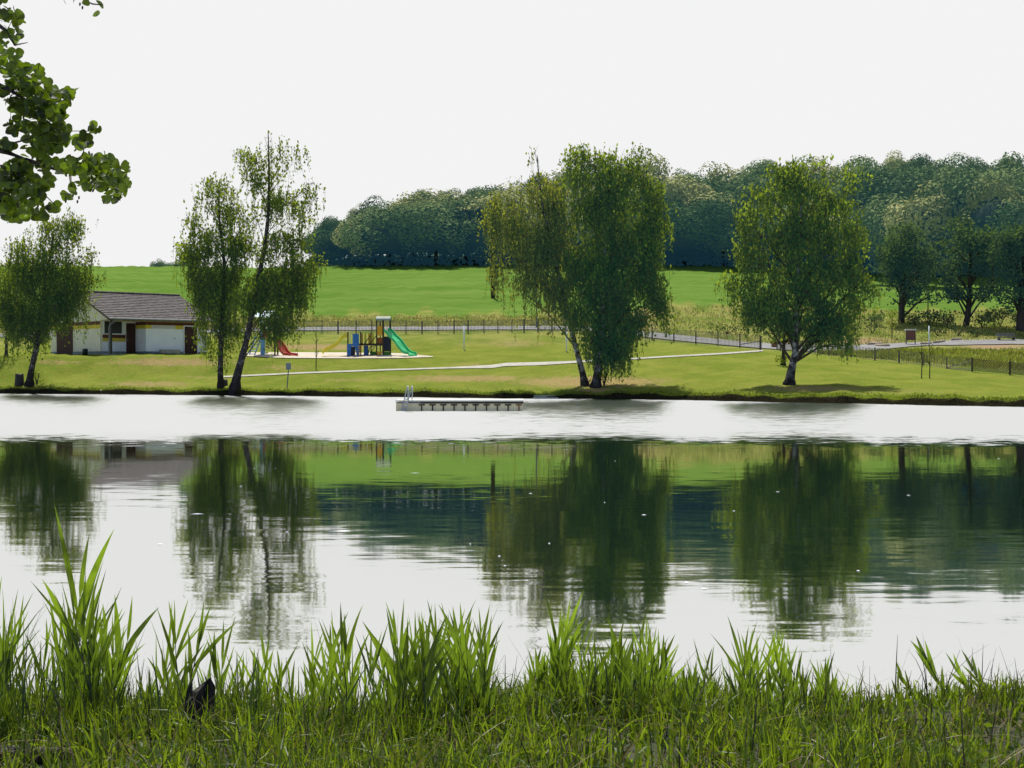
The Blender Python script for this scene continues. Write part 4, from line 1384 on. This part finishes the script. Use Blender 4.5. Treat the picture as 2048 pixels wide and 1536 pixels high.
# faint lettering strip: weathered, illegible strokes
sg = HB().box(3.26, 5.17, -.014, 0, 1.90, 2.166).build('sign_panel', M_solid('pale_panel', (0.66, 0.64, 0.60), (0.60, 0.58, 0.55), 3), hut)
xx = 3.33; rs = random.Random(3)
M_lett = M_solid('faded_letters', (0.42, 0.40, 0.36), (0.35, 0.33, 0.3), 3)
for wlen in (8, 2, 9):
    lt = HB()
    for i in range(wlen):
        hh_ = .12
        k_ = rs.choice([0, 1, 2])
        lt.box(xx, xx + .014, -.018, -.0145, 1.97, 1.97 + hh_)
        if k_ == 0: lt.box(xx + .0145, xx + .05, -.018, -.0145, 1.97 + hh_ - .014, 1.97 + hh_)
        if k_ == 1: lt.box(xx + .0145, xx + .05, -.018, -.0145, 1.97, 1.97 + .014)
        if k_ == 2: lt.box(xx + .05, xx + .064, -.018, -.0145, 1.97, 1.97 + hh_); lt.box(xx + .0145, xx + .0495, -.018, -.0145, 2.02, 2.034)
        xx += .085
    xx += .07
    lt.build('lettering', M_lett, sg)
w_ = HB().box(.26, 1.75, 1.46, 1.499, 1.48, 1.54).box(.26, 1.75, 1.46, 1.499, 2.42, 2.48).box(.26, .32, 1.46, 1.499, 1.54, 2.42).box(1.69, 1.75, 1.46, 1.499, 1.54, 2.42).build('window', M_white, hut)
HB().box(.32, 1.69, 1.475, 1.498, 1.54, 2.42).build('pane', M_dark, w_)
d1 = HB().box(2.05, 2.76, 1.45, 1.499, .06, 2.3).build('door', M_door, hut)
HB().box(2.12, 2.16, 1.40, 1.45, 1.05, 1.12).build('handle', M_gutter, d1)
d2 = HB().box(5.93, 7.0, -.045, -.013, .02, 2.12).build('door', M_door, hut)
HB().box(5.86, 5.93, -.05, -.013, .02, 2.19).box(7.0, 7.07, -.05, -.013, .02, 2.19).box(5.93, 7.0, -.05, -.013, 2.12, 2.19).build('frame', M_white, d2)
sl = HB()
for i in range(7): sl.box(5.96 + i * .15, 6.07 + i * .15, -.052, -.045, .06, 2.08)
sl.build('boards', M_door, d2)
HB().box(-.05, -.001 - .011, 5.75, 8.3, -.02, 2.14).build('door', M_door, hut)
HB().box(5.12, 5.17, -.03, 0, 1.17, 1.27).build('tap_box', M_gutter, hut)
# roof: stepped tile courses on both slopes
RO = .35
rise = (RH - EH) / (RYh + .5)
nco = 15
rt = HB(); lp = HB()
for side in (0, 1):
    for i in range(nco):
        t0, t1 = i / nco, (i + 1) / nco
        if side == 0:
            ya, yb = -.5 + t0 * (RYh + .5), -.5 + t1 * (RYh + .5)
        else:
            ya, yb = W_ + .5 - t0 * (W_ + .5 - RYh), W_ + .5 - t1 * (W_ + .5 - RYh)
        za = EH + t0 * (RH - EH); zb = EH + t1 * (RH - EH)
        x0, x1 = -RO, L_ + RO
        lipz = .055
        nx_ = 36
        for j in range(nx_):
            xa = x0 + (x1 - x0) * j / nx_; xb = x0 + (x1 - x0) * (j + 1) / nx_
            dz = rs.uniform(-.008, .008)
            rt.add([(xa, ya, za + lipz + dz), (xb, ya, za + lipz + dz), (xb, yb, zb + .012 + dz), (xa, yb, zb + .012 + dz)], [(0, 1, 2, 3) if side == 0 else (3, 2, 1, 0)])
            lp.add([(xa, ya, za - .01), (xb, ya, za - .01), (xb, ya, za + lipz + dz), (xa, ya, za + lipz + dz)], [(0, 1, 2, 3) if side == 0 else (3, 2, 1, 0)])
roof = rt.build('roof', M_tile, hut)
lp.build('tile_edges', M_tile2, roof)
rb = HB()
rb.add([(-RO + .01, -.49, EH - .1), (L_ + RO - .01, -.49, EH - .1), (L_ + RO - .01, RYh, RH - .1), (-RO + .01, RYh, RH - .1), (-RO + .01, W_ + .49, EH - .1), (L_ + RO - .01, W_ + .49, EH - .1)], [(0, 3, 2, 1), (3, 4, 5, 2)])
rb.build('soffit', M_wood, roof)
vb = HB()
for x0 in (-RO - .02, L_ + RO - .01):
    vb.add([(x0, -.52, EH - .12), (x0, -.52, EH + .05), (x0, RYh, RH + .05), (x0, RYh, RH - .12), (x0 + .03, -.52, EH - .12), (x0 + .03, -.52, EH + .05), (x0 + .03, RYh, RH + .05), (x0 + .03, RYh, RH - .12)],
           [(0, 1, 2, 3), (7, 6, 5, 4), (1, 5, 6, 2), (0, 3, 7, 4), (0, 4, 5, 1)])
vb.build('barge_board', M_solid('barge', (0.10, 0.08, 0.065), (0.06, 0.05, 0.04), 5), roof)
rg = HB()
for i in range(24):
    xa = -RO + i * (L_ + 2 * RO) / 24
    rg.tube([(xa, RYh, RH + .04), (xa + .36, RYh, RH + .07)], [.10, .085], 8)
rg.build('ridge_tiles', M_tile, roof)
gu = HB().tube([(-RO, -.57, EH - .02), (L_ + RO, -.57, EH - .02)], .065, 8)
gu.build('gutter', M_gutter, hut)
HB().tube([(.18, -.55, EH - .04), (.12, -.5, EH - .2), (-.05, -.1, EH - .42), (-.08, 0.0, EH - .6), (-.08, 0.0, -.2)], .045, 8).build('downpipe', M_gutter, hut)
HB().box(-.0, .13, -.06, .07, -.2, EH - .02).build('porch_post', M_dark, hut)
HB().box(-.02, L_, -.35, -.26, EH - .18, EH - .04).build('beam', M_wood, hut)
# pale concrete bench block by the wall
bk = empty('concrete_block', ht((4.2, -.45, 0))); tag(bk, 'low pale concrete bench against the front wall of the hut', 'bench')
HB().box(3.75, 5.25, -.65, -.2, .10, .38).build('seat', M_path, bk)
HB().box(3.85, 4.0, -.6, -.25, -.25, .098).box(5.0, 5.15, -.6, -.25, -.25, .098).build('support', M_path, bk)
bn = empty('rubbish_bin', ht((-.5, 2.8, 0))); tag(bn, 'small black bin by the cream wall of the hut', 'bin')
HB().tube([(-.5, 2.8, -.12), (-.5, 2.8, .25), (-.5, 2.8, .38)], [.17, .2, .19], 12).build('body', M_dark, bn, smooth=True)
HB().tube([(-.5, 2.8, .382), (-.5, 2.8, .44)], [.21, .15], 12).build('lid', M_dark, bn)

# ---------------------------------------------------------------- playground
def bx(mb, px0, px1, py0, py1, Y, d0=0.0, d1=.1):
    """box given by photo-pixel extents at depth Y (front d0, back d1)"""
    a = P(px0, py1, Y); b = P(px1, py0, Y)
    return mb.box(a[0], b[0], Y + d0, Y + d1, a[2], b[2])


def tb(mb, pix, Y, r, d=0.0, n=6):
    return mb.tube([P(a, b, Y) + np.array([0, d, 0]) for a, b in pix], r, n)


M_yel = M_solid('yellow_plastic', (0.98, 0.80, 0.05), (0.92, 0.74, 0.05), 2, rough=.5)
M_ora = M_solid('amber_panel', (0.85, 0.47, 0.03), (0.75, 0.40, 0.03), 2, rough=.6)
M_grn = M_solid('green_plastic', (0.07, 0.66, 0.24), (0.07, 0.60, 0.21), 2, rough=.45)
M_grnp = M_solid('green_panel', (0.10, 0.27, 0.04), (0.08, 0.22, 0.035), 2)
M_blu = M_solid('blue_panel', (0.03, 0.20, 0.62), (0.03, 0.16, 0.52), 2, rough=.5)
M_lblu = M_solid('light_blue_paint', (0.18, 0.42, 0.66), (0.15, 0.36, 0.58), 2, rough=.5)
M_pblu = M_solid('pale_blue_roof', (0.42, 0.62, 0.68), (0.38, 0.56, 0.62), 2, rough=.5)
M_red = M_solid('red_plastic', (0.55, 0.05, 0.025), (0.48, 0.045, 0.02), 2, rough=.5)
M_post = M_solid('dark_post', (0.035, 0.028, 0.022), (0.05, 0.04, 0.03), 5, sc=(1, 1, .2))
M_navy = M_solid('navy_panel', (0.010, 0.014, 0.035), (0.014, 0.016, 0.04), 2, rough=.6)
M_roofg = M_solid('grey_roof', (0.42, 0.46, 0.38), (0.36, 0.40, 0.33), 3)
PYY = 98.5
pz = gp(765, 713)


def slide(pix_top, w, Y, mat, root, dy=0.0, rail=.12, diag=0.0, wx=0.0):
    """chute along a photo polyline; diag shifts it towards the viewer along its length"""
    pts = [P(a, b, Y) for a, b in pix_top]
    k = len(pts)
    V, Fc = [], []
    for i, p in enumerate(pts):
        yy_ = diag * i / (k - 1)
        for (o_, z_) in [(-w / 2, rail), (-w / 2, 0), (w / 2, 0), (w / 2, rail), (w / 2 + .05, rail), (w / 2 + .05, -.05), (-w / 2 - .05, -.05), (-w / 2 - .05, rail)]:
            V.append((p[0] + o_ * wx, p[1] + o_ + yy_, p[2] + z_))
    for i in range(k - 1):
        for j in range(8):
            Fc.append((i * 8 + j, (i + 1) * 8 + j, (i + 1) * 8 + (j + 1) % 8, i * 8 + (j + 1) % 8))
    Fc.append(tuple(range(8))[::-1]); Fc.append(tuple((k - 1) * 8 + j for j in range(8)))
    return MB().add(V, Fc).build('slide', mat, root)


# main play structure
ps_ = empty('play_structure', (P(735, 713, PYY)[0], PYY, gz(P(735, 713, PYY)[0], PYY)))
tag(ps_, 'big play structure with yellow slide, blue panels, amber tower and green slide', 'playground')
Y = PYY
slide([(697, 675), (690, 673.5), (683, 678), (676, 688), (668, 694), (658, 699), (649, 703), (645, 707)], .5, Y + .7, M_yel, ps_, rail=.24, wx=-.2)
for (a, b, c, d, dd) in [(694.5, 697, 664, 713, 0), (704, 706, 672, 713, 1.3), (720, 722.5, 664, 713, 0), (737, 739, 664, 713, 1.4), (752, 754.5, 638, 713, 0), (764.5, 768, 638, 713, 0), (777, 780, 641, 713, .9), (756, 758, 641, 713, 1.3)]:
    mb = MB(); bx(mb, a, b, c, d + 2, Y, dd, dd + .09); mb.build('post', M_post, ps_)
mb = MB(); bx(mb, 694, 718, 688, 692, Y, -.02, 1.4); bx(mb, 694, 699, 692, 712, Y, -.02, .02); bx(mb, 706, 718, 668, 688, Y, -.03, .01); bx(mb, 699, 702, 692, 712, Y, -.015, .02)
mb.add([P(708, 690, Y), P(722, 690, Y), P(718, 713, Y), P(714, 713, Y), P(711, 700, Y)], [(0, 1, 2, 3, 4)])
mb.build('blue_panel', M_blu, ps_)
mb = MB(); bx(mb, 699, 709, 693, 712, Y, .03, .06); mb.build('tunnel_panel', M_navy, ps_)
for i in range(4):
    mb = MB(); x_ = 700 + i * 4.6
    tb(mb, [(x_, 666), (x_, 688)], Y, .02, .05); mb.build('bar', M_lblu, ps_)
for i, x_ in enumerate((719, 726, 734, 741)):
    mb = MB(); bx(mb, x_, x_ + 4.2, 666, 687, Y, .9, .94); mb.build('yellow_board', M_yel if i % 2 else M_ora, ps_)
mb = MB(); bx(mb, 718, 752, 687, 690.5, Y, .1, 1.3); mb.build('bridge_deck', M_post, ps_)
mb = MB(); bx(mb, 726, 735, 691, 712, Y, .5, .55); mb.build('rock_panel', M_blu, ps_)
for j in range(5):
    mb = MB(); bx(mb, 716, 724, 691.5 + j * 4.3, 693 + j * 4.3, Y, -.12, -.06); mb.build('rung', M_ora, ps_)
mb = MB(); tb(mb, [(727, 690), (741, 671)], Y, .035, -.05); tb(mb, [(738, 690), (753, 671)], Y, .035, -.05); tb(mb, [(736, 713), (739, 695), (748, 692)], Y, .035, -.05); tb(mb, [(741, 706), (752, 690)], Y, .03, -.05)
mb.build('handrail', M_post, ps_)
mb = MB(); bx(mb, 739, 752, 703, 712, Y, .3, .34); mb.build('low_green_panel', M_grnp, ps_)
mb = MB(); bx(mb, 754.5, 764.5, 652, 671, Y, -.02, .02); mb.build('amber_panel', M_ora, ps_)
mb = MB(); bx(mb, 754.5, 764.5, 675, 687, Y, .02, .06); mb.build('lower_amber_panel', M_solid('rust_panel', (0.33, 0.12, 0.02), (0.26, 0.09, 0.02), 2), ps_)
mb = MB(); bx(mb, 753, 768, 687, 691, Y, -.03, .9); mb.build('tower_floor', M_post, ps_)
mb = MB(); bx(mb, 754, 764, 703, 712, Y, -.02, .02); mb.build('base_panel', M_ora, ps_)
mb = MB(); bx(mb, 768, 780, 673, 702.5, Y, .02, .06); mb.build('navy_panel', M_navy, ps_)
mb = MB(); bx(mb, 768, 780, 703, 712, Y, .02, .06); mb.build('green_base_panel', M_grnp, ps_)
# barrel roof
V, Fc = [], []
for i in range(9):
    a = math.pi * i / 8
    p0 = P(752, 640, Y); p1 = P(781, 640, Y)
    yy_ = Y + .45 - math.cos(a) * .55; zz = p0[2] + math.sin(a) * .30 - .02
    V += [(p0[0], yy_, zz), (p1[0], yy_, zz)]
for i in range(8):
    Fc.append((i * 2, i * 2 + 1, i * 2 + 3, i * 2 + 2))
MB().add(V, Fc).build('roof', M_roofg, ps_)
MB().add([(V[-1 - 2 * i][0], V[-1 - 2 * i][1], V[-1 - 2 * i][2]) for i in range(9)], [tuple(range(9))]).build('roof_end', M_grnp, ps_)
slide([(769, 660), (777, 662), (786, 673), (796, 682), (803, 692), (811, 702), (818, 706.5), (826, 707.5), (827, 711)], .55, Y + .4, M_grn, ps_, rail=.15, diag=-.7, wx=.85)

# small tower with ladder and red slide
st_ = empty('climbing_tower', (P(515, 711, 99)[0], 99, gz(P(515, 711, 99)[0], 99)))
tag(st_, 'small play tower with blue ladder, pale blue roof and red slide behind the birch', 'playground')
Y = 98.8
mb = MB(); tb(mb, [(510, 673), (498, 712)], Y, .045); tb(mb, [(523, 673), (508.5, 712)], Y, .045)
for j in range(6):
    t = j / 6 + .06
    mb.tube([P(510 - 12 * t, 673 + 39 * t, Y), P(523 - 14.5 * t, 673 + 39 * t, Y)], .03, 6)
mb.build('ladder', M_lblu, st_)
for (a, b, dd) in [(521, 524.5, 0), (548, 551, 0), (521, 524, 1.2), (548, 551, 1.2)]:
    mb = MB(); bx(mb, a, b, 636, 713, Y, dd, dd + .09); mb.build('post', M_lblu if a < 530 else M_post, st_)
mb = MB(); bx(mb, 520, 552, 675, 679, Y, 0, 1.3); mb.build('platform', M_post, st_)
mb = MB(); bx(mb, 524, 536, 663, 674, Y, .09, .13); mb.build('red_panel', M_red, st_)
mb = MB(); bx(mb, 524, 528, 679, 711, Y, .02, .06); mb.build('side_panel', M_lblu, st_)
mb = MB()
a = P(508, 634, Y); b = P(534, 621, Y); c_ = P(556, 634, Y)
mb.add([(a[0], Y - .3, a[2]), (c_[0], Y - .3, a[2]), (c_[0] - .3, Y + .65, b[2]), (a[0] + .3, Y + .65, b[2]), (a[0], Y + 1.6, a[2]), (c_[0], Y + 1.6, a[2])], [(0, 1, 2, 3), (3, 2, 5, 4), (0, 3, 4), (1, 5, 2)])
mb.build('roof', M_pblu, st_)
slide([(549, 678), (556, 684), (564, 694), (570, 704), (576, 709), (590, 710.5)], .5, Y + .6, M_red, st_, rail=.14, diag=-.4, wx=.8)

# volleyball posts
for i, (px, py, tp, lab) in enumerate([(928, 699, 650, 'left white net post on the lawn below the fence'), (1133, 703, 662, 'right white net post, partly behind the leaning birch')]):
    g_ = gp(px, py); root = empty('net_post', g_); tag(root, lab, 'post', None)
    t = P(px, tp, g_.y)
    MB().tube([g_ - Vector((0, 0, .1)), (g_.x, g_.y, t[2])], .055, 8).build('post', M_white, root, smooth=True)
    MB().tube([(g_.x, g_.y, t[2]), (g_.x, g_.y, t[2] + .03)], .075, 8).build('cap', M_gutter, root)
# sign by the water
g_ = gp(573.5, 776); root = empty('shore_sign', g_); tag(root, 'small grey sign on a leaning post at the water edge', 'sign')
t = P(577, 738, g_.y)
MB().tube([g_ - Vector((0, 0, .2)), t + np.array([0, 0, 0])], .035, 8).build('post', M_gutter, root)
mb = MB(); bx(mb, 572, 582, 726, 739, g_.y, -.05, -.03); mb.build('board', M_solid('sign_grey', (0.30, 0.32, 0.36), (0.26, 0.28, 0.32), 3), root)
# stumps on the far shore
for (px, py, w, h, lab) in [(38, 770, 17, 22, 'short dark stump beside the leaning left birch'), (450, 771, 12, 12, 'low dark stump between the birch pair')]:
    g_ = gp(px, py); s_ = g_.y / F; root = empty('tree_stump', g_); tag(root, lab, 'stump')
    mb = MB(); V, Fc = [], []
    for i in range(4):
        for k in range(12):
            a = k / 12 * 2 * math.pi; r_ = w * s_ * .5 * (1.15 - .08 * i + .12 * math.sin(3 * a + px))
            V.append((g_.x + r_ * math.cos(a), g_.y + r_ * math.sin(a), g_.z - .1 + (h * s_ + .1) * i / 3 + (.05 * math.sin(2 * a) if i == 3 else 0)))
    for i in range(3):
        for k in range(12): Fc.append((i * 12 + k, i * 12 + (k + 1) % 12, (i + 1) * 12 + (k + 1) % 12, (i + 1) * 12 + k))
    Fc.append(tuple(36 + k for k in range(12)))
    mb.add(V, Fc).build('wood', BARK, root)

# raft
RYY = H * F / (821.0 - PY0)
rs_ = RYY / F
x0, x1 = P(792, 821, RYY)[0], P(1046, 821, RYY)[0]
M_raft = M_solid('raft_concrete', (0.93, 0.78, 0.46), (0.84, 0.70, 0.42), 3)
M_deck = M_solid('raft_deck', (0.75, 0.72, 0.60), (0.68, 0.65, 0.55), 3)
raft = empty('bathing_raft', ((x0 + x1) / 2, RYY + 1.2, 0)); tag(raft, 'long pale floating bathing raft with dark T-shaped braces and a metal ladder', 'raft')
MB().box(x0, x1, RYY, RYY + 2.4, -.25, .33).build('hull', M_raft, raft)
MB().box(x0 + 1.0, x1 + .02, RYY - .03, RYY - .002, .33 - .045, .36).build('fender', M_post, raft)
MB().box(x0 - .02, x1 + .02, RYY - .02, RYY + 2.42, .362, .42).build('deck', M_deck, raft)
MB().box(x0, x0 + 1.0, RYY - .025, RYY - .002, .30, .34).build('kick_rail', M_gutter, raft)
for i in range(10):
    cx = P(843.5 + i * 21.6, 815, RYY)[0]
    MB().box(cx - .13, cx + .13, RYY - .03, RYY - .002, .205, .26).box(cx - .025, cx + .025, RYY - .03, RYY - .002, .0, .204).build('brace', M_post if i < 9 else M_solid('rust', (0.3, .14, .04)), raft)
M_steel = M_solid('steel', (0.45, 0.47, 0.5), (0.36, 0.38, 0.41), 5, rough=.9)
ld = MB()
for q in (0, 8.5):
    ld.tube([P(803 + q, 822, RYY - .15), P(808 + q, 800, RYY - .1), P(815 + q, 774, RYY + .05), P(816 + q, 772, RYY + .3), P(817 + q, 778, RYY + .5), P(815 + q, 805, RYY + .5)], .024, 6)
for j in range(4):
    a = P(804 + j * 1.6, 818 - j * 6.5, RYY - .14); b = P(812.5 + j * 1.6, 818 - j * 6.5, RYY - .14)
    ld.tube([a, b], .02, 6)
ld.build('ladder', M_steel, raft)

# bathing steps
g_ = gp(1090, 794); xa, xb = P(1066, 790, g_.y)[0], P(1116, 790, g_.y)[0]
sr = empty('bathing_steps', (P(1090, 790, g_.y)[0], g_.y, 0)); tag(sr, 'pale concrete steps cut into the bank left of the birch clump', 'steps')
Yc = H * F / (797.3 - PY0)
MB().box(xa, xb, Yc - .25, Yc + .35, -.4, .07).build('lower_step', M_path, sr)
MB().box(xa + .05, xb - .1, Yc + .351, Yc + .9, -.3, .17).build('upper_step', M_path, sr)


# ---------------------------------------------------------------- fences
M_fpost = M_solid('grey_fence_wood', (0.13, 0.115, 0.10), (0.08, 0.07, 0.065), 4)
M_pale = M_solid('grey_palings', (0.26, 0.24, 0.225), (0.18, 0.165, 0.155), 4)


def foot_line(line, step=4, win=41):
    """smooth foot of a fence following the ground under a photo polyline"""
    lx = [a for a, b in line]; ly = [b for a, b in line]
    xs_ = np.arange(lx[0], lx[-1] + .1, step)
    Y = np.array([gp(x, float(np.interp(x, lx, ly))).y for x in xs_])
    pad = np.pad(Y, win // 2, mode='reflect', reflect_type='odd')
    Y = np.array([np.median(pad[i:i + win]) for i in range(len(Y))])
    Y = np.convolve(np.pad(Y, win // 2, mode='reflect', reflect_type='odd'), np.ones(win) / win, 'valid')
    X = (xs_ - PX0) / F * Y
    return xs_, [Vector((x, y, gz(x, y))) for x, y in zip(X, Y)]


def on_line(fl_, px):
    i = int(np.clip(np.searchsorted(fl_[0], px), 0, len(fl_[0]) - 1))
    return fl_[1][i]


def fence(label, line, h, post_px, pale_gap=.12, pale_w=.034, dense=1.0):
    """line: photo polyline of the fence foot"""
    g0 = gp(*line[0])
    root = empty('paling_fence', g0); tag(root, label, 'fence', None)
    FL = foot_line(line)
    for px in post_px:
        g_ = on_line(FL, px)
        mb = MB(); r_ = .05
        mb.tube([(g_.x, g_.y, g_.z - .15), (g_.x, g_.y, g_.z + h + .05)], [r_, r_ * .9], 7)
        mb.build('post', M_fpost, root)
    pts = FL[1]
    d = [0]
    for a, b in zip(pts[:-1], pts[1:]): d.append(d[-1] + math.hypot(b.x - a.x, b.y - a.y))
    n_ = int(d[-1] / pale_gap)
    t = np.linspace(0, d[-1], n_)
    xs_ = np.interp(t, d, [p.x for p in pts]); ys_ = np.interp(t, d, [p.y for p in pts]); zs_ = np.interp(t, d, [p.z for p in pts])
    p0 = np.stack([xs_, ys_ - .07, zs_ + .03], -1)
    w = np.array([pale_w / 2, 0, 0]); hh = np.array([0, 0, 1]) * (h * (.93 + .08 * RNG.random((n_, 1))))
    V = np.stack([p0 - w, p0 + w, p0 + w + hh, p0 - w + hh], 1).reshape(-1, 3)
    wires = []
    for zz in (.12, .4, .68, h * .93):
        a = p0[:-1] + np.array([0, .01, zz]); b = p0[1:] + np.array([0, .01, zz]); hw = np.array([0, 0, .006])
        wires.append(np.stack([a - hw, b - hw, b + hw, a + hw], 1).reshape(-1, 3))
    np_mesh('palings', np.concatenate([V] + wires), 4, M_pale, root)
    return root


fl = [(-120, 681), (0, 680), (300, 674), (500, 669.5), (600, 667.5), (900, 667), (1100, 663.5), (1200, 668), (1300, 681), (1400, 689.5), (1478, 696), (1520, 699)]
posts1 = [-90, -40, 10, 60, 105, 470, 510, 545, 575, 606, 642, 676, 710, 744, 777, 810, 842, 874, 905, 936, 966, 995, 1021, 1047, 1073, 1101, 1130, 1160, 1190, 1222, 1262, 1303, 1345, 1390, 1434, 1478, 1521]
fence('long grey paling fence running along the lane behind the playground', fl, 1.1, posts1)
fr_ = [(1554, 700), (1605, 707), (1655, 711), (1702, 715.5), (1750, 721), (1798, 727), (1845, 732), (1892, 738), (1943, 742)]
fence('grey paling fence behind the right birch, ending at the lattice fence', fr_, .92, [1554, 1606, 1655, 1702, 1750, 1798, 1845, 1892])
# gates / braces
def rail(label, pix, r, name, cat, mat=M_fpost):
    g_ = gp(pix[0][0], pix[0][1])
    o = MB().tube([P(a, b, g_.y - .02) for a, b in pix], r, 6)
    return o


gt_ = empty('field_gate', gp(1500, 698)); tag(gt_, 'grey wooden gate post with slanting brace where the footpath meets the lane', 'gate')
g_ = gp(1521, 700)
MB().tube([P(1521, 701, g_.y), P(1521, 672, g_.y)], .09, 8).build('post', M_fpost, gt_)
MB().tube([P(1480, 689, g_.y + .4), P(1521, 682, g_.y)], .035, 6).build('brace', M_fpost, gt_)
g_ = gp(1943, 742)
g2 = empty('field_gate', g_); tag(g2, 'slanting wooden brace leaning against the end post of the lattice fence', 'brace')
MB().tube([P(1894, 735, gp(1892, 738).y), P(1942, 723, g_.y)], .035, 6).build('brace', M_fpost, g2)
MB().tube([P(1894, 737, gp(1892, 738).y), P(1942, 741, g_.y)], .025, 6).build('rail', M_pale, g2)
g_ = gp(1075, 657)
g3 = empty('barrier', g_); tag(g3, 'pale slanting barrier bar beside the thin grey lamp pole', 'barrier')
MB().tube([P(1073, 656, g_.y), P(1101, 640, g_.y)], .05, 6).build('bar', M_gutter, g3)

# lattice fence at the right edge
lat = empty('lattice_fence', gp(1944, 743)); tag(lat, 'brown diagonal lattice fence at the right frame edge', 'fence')
foot = [(1944, 743), (2020, 750), (2100, 758), (2180, 766)]
FLL = foot_line(foot, 4, 21)
pts = [on_line(FLL, a) for a, b in foot]
M_lat = M_solid('lattice_wood', (0.12, 0.085, 0.06), (0.08, 0.06, 0.045), 5)
for q in pts:
    mb = MB().tube([(q.x, q.y, q.z - .1), (q.x, q.y, q.z + .98)], .07, 7); mb.build('post', M_lat, lat)
for a, b in zip(pts[:-1], pts[1:]):
    L = (b - a).length; hN = .85
    mb = MB()
    k = int(L / .17)
    for i in range(-6, k + 1):
        for sg_ in (1, -1):
            # slat from (u0,0) to (u0+hN*0.8, hN)
            u0 = i * .17; u1 = u0 + hN * .75
            c0, c1 = max(u0, 0.0), min(u1, L)
            if c1 - c0 < .05: continue
            z0 = (c0 - u0) / (u1 - u0) * hN; z1 = (c1 - u0) / (u1 - u0) * hN
            if sg_ < 0: z0, z1 = hN - z0, hN - z1
            A = a.lerp(b, c0 / L) + Vector((0, -.03 * sg_, .06 + z0)); B = a.lerp(b, c1 / L) + Vector((0, -.03 * sg_, .06 + z1))
            mb.tube([A, B], .022, 4)
    mb.build('lattice_panel', M_lat, lat)


# ---------------------------------------------------------------- poles, board, bench, barrel, logs
def pole(name, label, px, py, top, r, mat, cat='pole', extra=None):
    g_ = gp(px, py); root = empty(name, g_); tag(root, label, cat)
    t = P(px, top, g_.y)
    MB().tube([g_ - Vector((0, 0, .2)), (t[0], t[1], t[2])], [r, r * .75], 9).build('shaft', mat, root, smooth=True)
    return root, g_, t


rt_, g_, t = pole('utility_pole', 'dark wooden utility pole standing in the green field', 986, 596, 400, .26, M_post)
MB().box(t[0] - .9, t[0] + .9, t[1] - .08, t[1] + .08, t[2] - .5, t[2] - .34).build('crossarm', M_post, rt_)
rt_, g_, t = pole('street_lamp', 'slim grey lamp pole at the fence left of the leaning birch', 1073, 656, 508, .07, M_gutter, 'lamp')
MB().tube([t, t + np.array([.5, -.1, .25]), t + np.array([1.0, -.15, .28])], .035, 6).build('arm', M_gutter, rt_)
MB().box(t[0] + .9, t[0] + 1.4, t[1] - .25, t[1] - .05, t[2] + .2, t[2] + .32).build('lamp_head', M_gutter, rt_)
pole('marker_post', 'thin white post beside the gravel track at right', 1858, 690, 652, .06, M_white, 'post')
pole('utility_pole', 'thin dark pole rising from the bramble hedge between two parkland trees', 1856, 640, 575, .06, M_post)
pole('gate_post', 'slender grey post standing in the lawn edge beside the purple tree', 1561, 702, 680, .05, M_fpost, 'post')

g_ = gp(1822, 690); ib = empty('notice_board', g_); tag(ib, 'brown wooden notice board with a pale top beside the gravel track', 'sign')
Y = g_.y
mb = MB(); bx(mb, 1813.5, 1829.5, 661, 680, Y, 0, .25); mb.build('panel', M_solid('reddish_wood', (0.22, 0.09, 0.06), (0.16, 0.07, 0.05), 3, sc=(5, 5, .5)), ib)
mb = MB(); bx(mb, 1811.5, 1832.5, 658, 660.8, Y, -.1, .4); mb.build('roof', M_deck, ib)
for a in (1812, 1830):
    mb = MB(); bx(mb, a, a + 1.4, 661, 690, Y, 0.0, .1); mb.build('post', M_fpost, ib)
g_ = gp(2013, 682); be = empty('park_bench', g_); tag(be, 'weathered wooden park bench under the trees at the right edge', 'bench')
Y = g_.y
mb = MB(); bx(mb, 1995, 2032, 666, 668.6, Y, .35, .4); bx(mb, 1995, 2032, 669.4, 672, Y, .33, .38); mb.build('backrest', M_pale, be)
mb = MB(); bx(mb, 1995, 2032, 674, 675.3, Y, -.1, .3); mb.build('seat', M_pale, be)
for a in (1998, 2027):
    mb = MB(); bx(mb, a, a + 2, 675.3, 682.5, Y, -.08, .38); mb.build('leg', M_fpost, be)
g_ = gp(1548, 696); ba = empty('barrel_planter', g_); tag(ba, 'small wooden barrel planter with yellow flowers beside the gate', 'planter')
mb = MB().tube([(g_.x, g_.y, g_.z), (g_.x, g_.y, g_.z + .18), (g_.x, g_.y, g_.z + .4)], [.19, .23, .2], 12); mb.build('barrel', M_solid('barrel_wood', (0.25, 0.12, 0.05), (0.18, .09, .04), 4), ba)
fp = np.array([(g_.x, g_.y, g_.z + .45)]) + RNG.normal(size=(160, 3)) * np.array([.16, .12, .07])
np_mesh('flowers', leaf_quads(fp, .09), 4, LF_LIME, ba)
M_log = M_solid('pale_log', (0.42, 0.34, 0.24), (0.30, 0.24, 0.17), 4)
for i, (a, b, c, d) in enumerate([(1735, 690, 1762, 688.5), (1842, 689, 1862, 688), (1868, 687, 1888, 683.5), (1903, 681, 1922, 679.5), (1752, 692, 1778, 693)]):
    g1 = gp(a, b + 1); g2_ = gp(c, d + 1)
    lg = empty('log', g1); tag(lg, ['leftmost pale log edging the lane beyond the right birch crown', 'short pale log at the foot of the thin white post', 'pale log just right of the thin white post', 'pale log farthest right along the gravel track', 'pale log lying lowest at the lane edge before the weeds'][i], 'log')
    MB().tube([g1 + Vector((0, 0, .12)), g2_ + Vector((0, 0, .12))], .13, 9).build('wood', M_log, lg, smooth=True)
